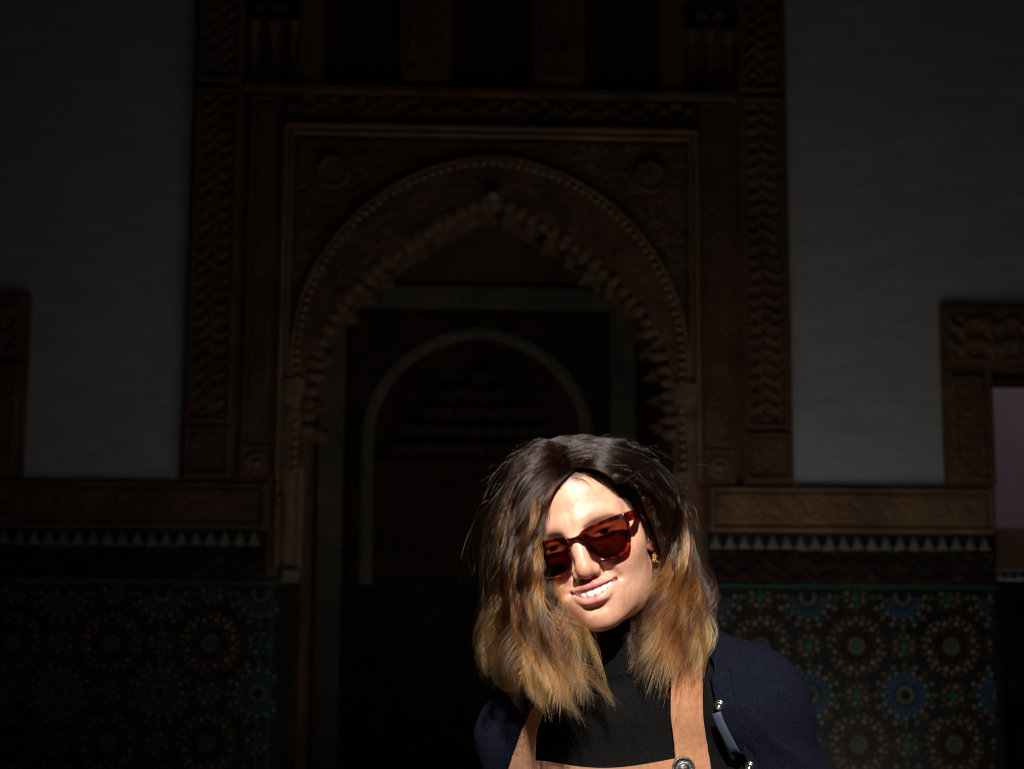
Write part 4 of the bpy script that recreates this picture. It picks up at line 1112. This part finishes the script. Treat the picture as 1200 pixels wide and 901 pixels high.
la = hair_d.attributes.new('lock', 'FLOAT', 'CURVE'); la.data.foreach_set('value', RND.astype(np.float32))
sv = hair_d.attributes.new('along', 'FLOAT', 'POINT')
# how far down the hair a point sits decides how sun-bleached it is
drop = np.clip((S[..., 2] - (HEAD[2] - 0.20)) / 0.30, 0, 1)
sv.data.foreach_set('value', (1 - drop).astype(np.float32).ravel())
t = NT('hair'); t.n.remove(t.bsdf)
hb = t.add('BsdfHairPrincipled', _parametrization='COLOR')
along = t.add('Attribute', _attribute_name='along').outputs['Fac']; lock = t.add('Attribute', _attribute_name='lock').outputs['Fac']
rnd = t.add('HairInfo').outputs['Random']
sh = t.add('Math', _operation='MULTIPLY_ADD', i0=lock, i1=1.05, i2=-0.56).outputs[0]
sh2 = t.add('Math', _operation='MULTIPLY_ADD', i0=rnd, i1=0.42, i2=-0.21).outputs[0]
fa = t.add('Math', _operation='ADD', i0=along, i1=sh).outputs[0]; fa = t.add('Math', _operation='ADD', i0=fa, i1=sh2).outputs[0]
hc = t.ramp(fa, (0.28, (0.0090, 0.0041, 0.0026)), (0.50, (0.046, 0.0140, 0.0048)), (0.74, (0.19, 0.053, 0.0112)), (1.02, (0.52, 0.175, 0.040)))
t.t.links.new(hc, hb.inputs['Color'])
hb.inputs['Roughness'].default_value = 0.19; hb.inputs['Radial Roughness'].default_value = 0.30; hb.inputs['IOR'].default_value = 1.46
t.t.links.new(hb.outputs[0], t.out.inputs[0])
hair_d.materials.append(t.m)
hair = bpy.data.objects.new('hair', hair_d); COL.objects.link(hair); hair.parent = person
print('strands', len(S))
# ---- clothes
from mathutils.bvhtree import BVHTree
def ripple(V, amp, seed, f=28.0, n=7):
    g = np.random.default_rng(seed); d = np.zeros(len(V))
    for _ in range(n):
        k = g.normal(0, f, 3) * np.array([1.0, 1.0, 0.55]); d += np.sin(V @ k + g.random() * 6.28)
    return d / n ** 0.5 * amp
def vnormals(V, F):
    n = np.cross(V[F[:, 2]] - V[F[:, 0]], V[F[:, 3]] - V[F[:, 1]]); N = np.zeros_like(V)
    for i in range(4): np.add.at(N, F[:, i], n)
    return N / np.maximum(np.linalg.norm(N, axis=1, keepdims=True), 1e-12)
t = NT('black_knit')
tc = t.add('TexCoord').outputs['Object']; mp = t.add('Mapping', Vector=tc, Scale=(900.0, 900.0, 300.0)).outputs[0]
nz = t.add('TexNoise', Vector=mp, Scale=1.0, Detail=2.0).outputs['Fac']
t.set(Base__Color=t.ramp(nz, (0.3, (0.0022, 0.0022, 0.0024)), (0.75, (0.0068, 0.0065, 0.0066))), Roughness=0.95, Specular__IOR__Level=0.04, Normal=t.bump(nz, 0.5, 0.0006)); M_knit = t.m
t = NT('navy_wool')
tc = t.add('TexCoord').outputs['Object']
nz = t.add('TexNoise', Vector=tc, Scale=420.0, Detail=5.0, Roughness=0.75).outputs['Fac']; nb = t.add('TexNoise', Vector=tc, Scale=60.0, Detail=4.0).outputs['Fac']
c = t.mix(nb, t.ramp(nz, (0.35, (0.0024, 0.0028, 0.0062)), (0.70, (0.0080, 0.0094, 0.0190))), t.ramp(nz, (0.35, (0.0034, 0.0042, 0.0090)), (0.72, (0.0115, 0.0135, 0.0260))))
t.set(Base__Color=c, Roughness=0.95, Specular__IOR__Level=0.03, Normal=t.bump(nz, 1.0, 0.0022)); M_wool = t.m
t = NT('tan_corduroy')
tc = t.add('TexCoord').outputs['UV']
wv = t.add('TexWave', Vector=tc, Scale=1.0, Distortion=0.25, _wave_type='BANDS', _bands_direction='X').outputs['Fac']
tco = t.add('TexCoord').outputs['Object']; nz = t.add('TexNoise', Vector=tco, Scale=160.0, Detail=5.0).outputs['Fac']
c = t.mix(0.6, t.ramp(wv, (0.1, (0.24, 0.098, 0.043)), (0.6, (0.38, 0.172, 0.083))), t.ramp(nz, (0.3, (0.27, 0.112, 0.050)), (0.7, (0.41, 0.19, 0.094))))
t.set(Base__Color=c, Roughness=0.9, Sheen__Weight=0.15, Normal=t.bump(wv, 0.6, 0.0008)); M_cord = t.m
t = NT('tan_thread'); t.set(Base__Color=RGBA((0.34, 0.155, 0.075)), Roughness=0.8); M_thread = t.m
t = NT('grosgrain_ribbon'); tc = t.add('TexCoord').outputs['UV']
wv = t.add('TexWave', Vector=tc, Scale=1.2, _wave_type='BANDS', _bands_direction='Y').outputs['Fac']
t.set(Base__Color=t.ramp(wv, (0.2, (0.014, 0.021, 0.042)), (0.8, (0.030, 0.041, 0.072))), Roughness=0.55, Normal=t.bump(wv, 0.4, 0.0005)); M_ribbon = t.m
t = NT('button_metal'); tc = t.add('TexCoord').outputs['Object']; nz = t.add('TexNoise', Vector=tc, Scale=600.0, Detail=2.0).outputs['Fac']
t.set(Base__Color=t.ramp(nz, (0.35, (0.03, 0.028, 0.026)), (0.65, (0.16, 0.15, 0.14))), Metallic=1.0, Roughness=0.48); M_button = t.m

fs = Field(seg((0, .27, .0035)), seg((-.145, .165, .0035)), seg((-.74, -.24, .005), (-.24, -.10, .0018)))
torso_ops(fs, 0.0050)
fs.cap((0, 0.0200, -0.098), (0, 0.0300, -0.166), 0.0600, 0.0675, 0.0015)
X, Y, Z = fs.xs[:, None, None], fs.ys[None, :, None], fs.zs[None, None, :]
fs.F = np.maximum(fs.F, Z - (-0.1065 - 0.16 * (Y - 0.02)))
SV, SF = mirrored(fs, 'sweater')
SV = laplace(SV, SF, 2, 0.5)
N = vnormals(SV, SF)
ang = np.arctan2(SV[:, 0], -(SV[:, 1] - 0.027)); col_ = sstep(-0.174, -0.168, SV[:, 2]) * sstep(0.3, 0.7, 1 - np.abs(N[:, 2]))
SV = SV + N * (ripple(SV, 0.0011, 3) * (1 - col_) + 0.0010 * np.sin(ang * 84) * col_)[:, None]
sweater = link_mesh('turtleneck_sweater', mesh_np('turtleneck_sweater', pose(SV), SF), M_knit, person, smooth=True)
SB = BVHTree.FromPolygons([tuple(p) for p in SV], [tuple(f) for f in SF])

# cardigan: a shell around trunk and arms, open at the front
def full_from_half(o):
    h = Field(seg((0, .28, .0036)), seg((-.150, .175, .0036)), seg((-.80, -.10, .0042)))
    torso_ops(h, o)
    return np.concatenate([h.F[:0:-1], h.F]), np.concatenate([-h.xs[:0:-1], h.xs]), h.ys, h.zs
Fo, cx_, cy_, cz_ = full_from_half(0.0150)
Fi, _, _, _ = full_from_half(0.0085)
X, Y, Z = cx_[:, None, None], cy_[None, :, None], cz_[None, None, :]
xr = np.interp(cz_, [-.80, -.50, -.303, -.235, -.22, -.177, -.13], [.158, .150, .134, .117, .114, .106, .090])[None, None, :]
xl = np.interp(cz_, [-.80, -.50, -.30, -.265, -.212, -.177, -.13], [-.165, -.160, -.160, -.150, -.118, -.10, -.085])[None, None, :]
front = np.maximum(np.maximum(X - xr, xl - X), Y - 0.045)
neckcut = np.sqrt(X ** 2 + ((Y - 0.045) / 0.9) ** 2) - (0.078 + 0.25 * np.maximum(Z + 0.165, 0)) + 0 * Z
neckcut = np.maximum(neckcut, -(Z + 0.20))
C = np.maximum(Fo, -Fi); C = smax(C, -front, 0.003); C = smax(C, -neckcut, 0.003); C = np.maximum(C, -0.715 - Z)
CV, CF = surface_nets(C, cx_, cy_, cz_)
CV = laplace(CV, CF, 2, 0.5)
N = vnormals(CV, CF)
CV = CV + N * 0 + np.array([0, 1, 0]) * 0
cxa = np.abs(CV[:, 0])
dsp = ripple(CV, 0.0030, 11, 24)
# drag folds from the armpit, soft sleeve creases, and the armhole seam
fold = lambda q: 1 - np.abs(np.sin(q)) ** 0.6
dsp += 0.0100 * (fold((CV[:, 2] + 0.27) * 42 + (cxa - 0.12) * 62) - 0.4) * np.exp(-(((cxa - 0.125) / 0.045) ** 2 + ((CV[:, 2] + 0.29) / 0.08) ** 2))
dsp += 0.0070 * (fold(CV[:, 2] * 46 - cxa * 30 + 2 * np.sin(CV[:, 1] * 40)) - 0.4) * sstep(0.15, 0.18, cxa) * sstep(-0.22, -0.30, CV[:, 2])
dsp -= 0.0022 * np.exp(-((cxa - (0.136 - 0.22 * np.maximum(CV[:, 2] + 0.24, -0.1))) / 0.0035) ** 2) * (CV[:, 2] > -0.33)
CN = CV - np.array([0, 0.04, 0]); CN[:, 2] = 0; CN /= np.maximum(np.linalg.norm(CN, axis=1, keepdims=True), 1e-6)
CV = CV + CN * dsp[:, None]
cardigan = link_mesh('cardigan', mesh_np('cardigan', pose(CV), CF), M_wool, person, smooth=True)
cardigan['label'] = 'open navy blue wool cardigan'
CB = BVHTree.FromPolygons([tuple(p) for p in CV], [tuple(f) for f in CF])
def strip(name, path, width, off, thick, mat, parent, bvh=None, nw=7, sub=8, crown=0.0, side=None):
    """a band of cloth laid over a surface along a 3-D path (neutral frame)"""
    bvh = bvh or SB
    P = resample(np.array(path, float), (len(path) - 1) * sub + 1) if len(path) > 2 else np.linspace(path[0], path[1], sub + 1)
    W = np.interp(np.linspace(0, 1, len(P)), np.linspace(0, 1, len(width)), width) if hasattr(width, '__len__') else np.full(len(P), width)
    T = np.gradient(P, axis=0); top = []; bot = []
    for p, tg, w in zip(P, T, W):
        loc, nor, _, _ = bvh.find_nearest(Vector(p)); nor = Vector(nor); tg = Vector(tg).normalized()
        sd = tg.cross(nor).normalized() if side is None else Vector(side)
        rt, rb = [], []
        for k in range(nw):
            u = -1 + 2 * k / (nw - 1)
            q = loc + sd * (u * w / 2); l2, n2, _, _ = bvh.find_nearest(q); n2 = Vector(n2)
            e = off + crown * (1 - u * u)
            rt.append(l2 + n2 * (e + thick)); rb.append(l2 + n2 * e)
        top.append(rt); bot.append(rb)
    n = len(P); V = []; F = []; UV = []
    for A in (top, bot):
        for r_ in A: V += [tuple(q) for q in r_]
    L_ = np.concatenate([[0], np.cumsum(np.linalg.norm(np.diff(P, axis=0), axis=1))])
    uvp = [((-0.5 + k / (nw - 1)) * W[i] * 300, L_[i] * 300) for i in range(n) for k in range(nw)] * 2
    I = lambda s_, i, k: s_ * n * nw + i * nw + k
    for i in range(n - 1):
        for k in range(nw - 1):
            F.append([I(0, i, k), I(0, i, k + 1), I(0, i + 1, k + 1), I(0, i + 1, k)]); F.append([I(1, i, k), I(1, i + 1, k), I(1, i + 1, k + 1), I(1, i, k + 1)])
        F.append([I(0, i, 0), I(0, i + 1, 0), I(1, i + 1, 0), I(1, i, 0)]); F.append([I(0, i, nw - 1), I(1, i, nw - 1), I(1, i + 1, nw - 1), I(0, i + 1, nw - 1)])
    for k in range(nw - 1):
        F.append([I(0, 0, k), I(1, 0, k), I(1, 0, k + 1), I(0, 0, k + 1)]); F.append([I(0, n - 1, k), I(0, n - 1, k + 1), I(1, n - 1, k + 1), I(1, n - 1, k)])
    me = mesh_np(name, pose(V), F)
    uv = me.uv_layers.new(name='UVMap')
    vi = np.empty(len(me.loops), np.int32); me.loops.foreach_get('vertex_index', vi)
    uv.data.foreach_set('uv', np.array(uvp, np.float32)[vi].ravel())
    bm = bmesh.new(); bm.from_mesh(me); bmesh.ops.recalc_face_normals(bm, faces=bm.faces); bm.to_mesh(me); bm.free()
    return link_mesh(name, me, mat, parent, smooth=False)

def front_strip(name, path, width, off, thick, mat, parent, bvh, xmin, nw=7, sub=10, crown=0.0, uvk=300):
    path = np.array(path, float); P = resample(np.stack([path[:, 0], path[:, 0] * 0, path[:, 1]], 1), (len(path) - 1) * sub + 1)
    n = len(P); Yq = np.zeros((n, nw)); XX = np.zeros((n, nw)); ZZ = np.zeros((n, nw)); T = np.gradient(P, axis=0)
    for i in range(n):
        tg = Vector(T[i]).normalized(); sd = Vector((-tg.z, 0, tg.x))
        for k in range(nw):
            u = -1 + 2 * k / (nw - 1); XX[i, k] = P[i, 0] + sd.x * u * width / 2; ZZ[i, k] = P[i, 2] + sd.z * u * width / 2
            h = bvh.ray_cast(Vector((max(XX[i, k], np.interp(ZZ[i, k], xmin[0], xmin[1])), -1, ZZ[i, k])), Vector((0, 1, 0)))
            Yq[i, k] = h[0].y if h[0] is not None else np.nan
    m = np.isnan(Yq); Yq[m] = np.interp(np.flatnonzero(m), np.flatnonzero(~m), Yq[~m])
    for _ in range(6):
        Q = np.pad(Yq, 1, mode='edge'); Yq = (Q[:-2, 1:-1] + Q[2:, 1:-1] + Q[1:-1, :-2] + Q[1:-1, 2:] + 2 * Yq) / 6
    u = np.linspace(-1, 1, nw)[None]
    top = np.stack([XX, Yq - off - thick - crown * (1 - u * u), ZZ], -1).reshape(-1, 3); bot = np.stack([XX, Yq - off, ZZ], -1).reshape(-1, 3)
    V = np.concatenate([top, bot]); F = []; I = lambda s_, i, k: s_ * n * nw + i * nw + k
    for i in range(n - 1):
        for k in range(nw - 1): F += [[I(0, i, k), I(0, i, k + 1), I(0, i + 1, k + 1), I(0, i + 1, k)], [I(1, i, k), I(1, i + 1, k), I(1, i + 1, k + 1), I(1, i, k + 1)]]
        F += [[I(0, i, 0), I(0, i + 1, 0), I(1, i + 1, 0), I(1, i, 0)], [I(0, i, nw - 1), I(1, i, nw - 1), I(1, i + 1, nw - 1), I(0, i + 1, nw - 1)]]
    for k in range(nw - 1): F += [[I(0, 0, k), I(1, 0, k), I(1, 0, k + 1), I(0, 0, k + 1)], [I(0, n - 1, k), I(0, n - 1, k + 1), I(1, n - 1, k + 1), I(1, n - 1, k)]]
    me = mesh_np(name, pose(V), F); uv = me.uv_layers.new(name='UVMap'); vi = np.empty(len(me.loops), np.int32); me.loops.foreach_get('vertex_index', vi)
    uv.data.foreach_set('uv', (np.stack([V[:, 0], V[:, 2]], 1) * uvk).astype(np.float32)[vi].ravel())
    bm = bmesh.new(); bm.from_mesh(me); bmesh.ops.recalc_face_normals(bm, faces=bm.faces); bm.to_mesh(me); bm.free()
    return link_mesh(name, me, mat, parent, smooth=True)
# dungarees: trousers, bib, straps, buttons
ft = Field(seg((0, .20, .006)), seg((-.13, .18, .006)), seg((-1.44, -.55, .008)))
for o in (0.014,):
    ft.ell((0, 0.030, -0.50), (0.112 + o, 0.082 + o, 0.16 + o), 0.04, pad=0.1); ft.ell((0, 0.040, -0.69), (0.162 + o, 0.112 + o, 0.125 + o), 0.05, pad=0.1); leg_ops(ft, o)
ft.F = np.maximum(ft.F, ft.zs[None, None, :] + 0.575); ft.F = np.maximum(ft.F, -1.42 - ft.zs[None, None, :])
PV, PF = mirrored(ft, 'trousers')
dng = link_mesh('dungarees', mesh_np('dungarees', pose(PV), PF), M_cord, person, smooth=True)
dng['label'] = 'tan corduroy dungarees with wide straps'
bx0, bx1, bz0, bz1 = -0.128, 0.094, -0.60, -0.2635
nu, nv = 40, 60; V = []; UV = []
def front_y(x_, z_):
    h = SB.ray_cast(Vector((x_, -1, z_)), Vector((0, 1, 0)))
    return h[0].y if h[0] is not None else 0.02
yf = np.array([[front_y(bx0 + (bx1 - bx0) * i / nu, bz0 + (bz1 + 0.0 - bz0) * j / nv) for i in range(nu + 1)] for j in range(nv + 1)])
for _ in range(3): yf[:, 1:-1] = np.minimum(yf[:, 1:-1], (yf[:, :-2] + yf[:, 2:]) / 2)
top_z = lambda x_: -0.2625 - 0.055 * (x_ + 0.12) - 0.004 * math.cos((x_ + 0.02) * 28)
for off in (0.0045, 0.0020):
    for j in range(nv + 1):
        for i in range(nu + 1):
            x_ = bx0 + (bx1 - bx0) * i / nu; z_ = bz0 + (top_z(x_) - bz0) * j / nv
            hem = 0.0016 if (j >= nv - 3) and off > 0.003 else 0.0
            V.append((x_, yf[j, i] - off - hem, z_)); UV.append((x_ * 300, z_ * 300))
F = []; I = lambda s_, j, i: s_ * (nu + 1) * (nv + 1) + j * (nu + 1) + i
for j in range(nv):
    for i in range(nu): F += [[I(0, j, i), I(0, j, i + 1), I(0, j + 1, i + 1), I(0, j + 1, i)], [I(1, j, i), I(1, j + 1, i), I(1, j + 1, i + 1), I(1, j, i + 1)]]
for i in range(nu): F += [[I(0, nv, i), I(0, nv, i + 1), I(1, nv, i + 1), I(1, nv, i)], [I(0, 0, i), I(1, 0, i), I(1, 0, i + 1), I(0, 0, i + 1)]]
for j in range(nv): F += [[I(0, j, 0), I(0, j + 1, 0), I(1, j + 1, 0), I(1, j, 0)], [I(0, j, nu), I(1, j, nu), I(1, j + 1, nu), I(0, j + 1, nu)]]
me = mesh_np('bib', pose(V), F); uv = me.uv_layers.new(name='UVMap'); vi = np.empty(len(me.loops), np.int32); me.loops.foreach_get('vertex_index', vi)
uv.data.foreach_set('uv', np.array(UV, np.float32)[vi].ravel())
link_mesh('bib', me, M_cord, dng)
s1 = strip('strap', [(0.060, 0.115, -0.30), (0.060, 0.100, -0.20), (0.064, 0.045, -0.150), (0.0745, 0.000, -0.180), (0.073, -0.020, -0.225), (0.070, -0.032, -0.283), (0.068, -0.05, -0.305)], 0.0365, 0.0068, 0.0030, M_cord, dng)
s2 = strip('strap', [(-0.060, 0.115, -0.30), (-0.060, 0.100, -0.20), (-0.068, 0.045, -0.152), (-0.095, -0.005, -0.185), (-0.122, -0.020, -0.225), (-0.136, -0.020, -0.268), (-0.136, -0.02, -0.30)], 0.0365, 0.0055, 0.0030, M_cord, dng)
# stitch lines: thin raised threads
def thread(pts, parent, off):
    return strip('stitching', pts, 0.0011, off, 0.0005, M_thread, parent, nw=3, sub=14)
for dx in (-0.0150, 0.0150):
    thread([(0.0745 + dx, 0.000, -0.180), (0.073 + dx, -0.020, -0.225), (0.070 + dx, -0.032, -0.283)], s1, 0.0101)
# buttons
def on_surf(bvh, p, off):
    l, n_, _, _ = bvh.find_nearest(Vector(p)); q = l + n_ * off
    A = pose([q, l + n_ * (off + 0.01)]); return A[0], A[1] - A[0]
for p, par in (((0.0620, -0.038, -0.2830), s1), ((-0.134, -0.012, -0.300), s2)):
    c, n_ = on_surf(SB, p, 0.0098)
    bt = lathe_at('button', [(0.0130, 0), (0.0132, 0.0014), (0.0124, 0.0026), (0.0112, 0.0027), (0.0104, 0.0017), (0.0060, 0.0019), (0.0052, 0.0030), (0.0030, 0.0036), (0.0001, 0.0037)], c, n_, M_button, par)
    nn = Vector(n_).normalized(); a = nn.orthogonal().normalized(); b_ = nn.cross(a)
    for k in range(10):
        th = k * 0.628; cc = Vector(c) + a * (0.0082 * math.cos(th)) + b_ * (0.0082 * math.sin(th)) + nn * 0.0016
        lathe_at('stud', [(0.0013, 0), (0.0011, 0.0006), (0.0001, 0.0008)], cc, n_, M_button, bt, 8)
# cardigan placket, ribbon facing, snaps
XE = ([-.80, -.50, -.303, -.235, -.22, -.177, -.13], [.164, .156, .140, .123, .120, .112, .097])
front_strip('placket', [(0.118, -0.182), (0.1265, -0.222), (0.1300, -0.238), (0.1465, -0.303), (0.161, -0.45), (0.168, -0.60)], 0.022, -0.001, 0.0028, M_wool, cardigan, CB, XE)
front_strip('ribbon', [(0.1145, -0.224), (0.1175, -0.240), (0.1265, -0.272), (0.1360, -0.306), (0.148, -0.37)], 0.0105, 0.0085, 0.0014, M_ribbon, cardigan, CB, XE, crown=0.0006)
for p in ((0.1165, -0.045, -0.2165), (0.1340, -0.04, -0.2985), (0.148, -0.03, -0.38)):
    c, n_ = on_surf(CB, p, 0.0034)
    c, n_ = np.array(c), np.array(pose([(p[0], -0.10, p[2])])[0] - pose([(p[0], -0.05, p[2])])[0]); lathe_at('snap_button', [(0.0054, -0.0015), (0.0056, 0.0004), (0.0050, 0.0009), (0.0042, 0.0005), (0.0034, 0.0003), (0.0030, 0.0009), (0.0020, 0.0011), (0.0014, -0.0004), (0.0001, -0.0006)], c, n_, M_metal, cardigan)
# shoes
fh = Field(seg((0, .14, .004)), seg((-.15, .12, .004)), seg((-1.56, -1.44, .004)))
fh.cap((0.080, 0.062, -1.500), (0.082, -0.095, -1.528), 0.042, 0.036, 0.02); fh.cap((0.079, 0.050, -1.45), (0.080, 0.060, -1.51), 0.042, 0.044, 0.02)
fh.F = np.maximum(fh.F, fh.zs[None, None, :] + 1.462); fh.F = np.maximum(fh.F, -1.5480 - fh.zs[None, None, :])
t = NT('shoe_leather'); t.set(Base__Color=RGBA((0.02, 0.018, 0.017)), Roughness=0.45); V, F = surface_nets(fh.F, fh.xs, fh.ys, fh.zs)
for s in (1, -1):
    W = V * np.array([s, 1, 1]); link_mesh('shoe', mesh_np('shoe', pose(W), F if s > 0 else F[:, ::-1]), t.m, person, smooth=True)
# earring: gold drop of small rings under the ear lobe
t = NT('gold'); t.set(Base__Color=RGBA((0.55, 0.34, 0.12)), Metallic=1.0, Roughness=0.35); M_gold = t.m
def torus(c, R1, r1, tilt, n1=18, n2=7):
    V = []; F = []
    for i in range(n1):
        a = 2 * math.pi * i / n1
        for j in range(n2):
            b = 2 * math.pi * j / n2; q = Vector(((R1 + r1 * math.cos(b)) * math.cos(a), r1 * math.sin(b), (R1 + r1 * math.cos(b)) * math.sin(a)))
            q = Matrix.Rotation(tilt, 3, 'Z') @ q; V.append((c[0] + q.x, c[1] + q.y, c[2] + q.z))
    for i in range(n1):
        for j in range(n2): F.append([i * n2 + j, ((i + 1) % n1) * n2 + j, ((i + 1) % n1) * n2 + (j + 1) % n2, i * n2 + (j + 1) % n2])
    return V, F
lobe = pose([(0.0705, -0.004, -0.040)])[0]
ear = empty('earring', tuple(lobe)); tag(ear, 'small gold drop earring hanging from the woman\'s ear lobe', 'earring')
V, F = torus((0, 0, -0.004), 0.0038, 0.0005, 0.4); link_mesh('hook', mesh_np('hook', np.array(V) * 0.62, F), M_gold, ear, True)
for k, (dx, dz) in enumerate([(0, -0.0105), (-0.003, -0.015), (0.003, -0.015), (0, -0.0195), (-0.0025, -0.0235), (0.0025, -0.0235)]):
    V, F = torus((dx, 0.0004 * (k % 2), dz), 0.0023, 0.00065, 0.3 * (k % 3 - 1), 14, 6); link_mesh('ring', mesh_np('ring', np.array(V) * 0.62, F), M_gold, ear, True)
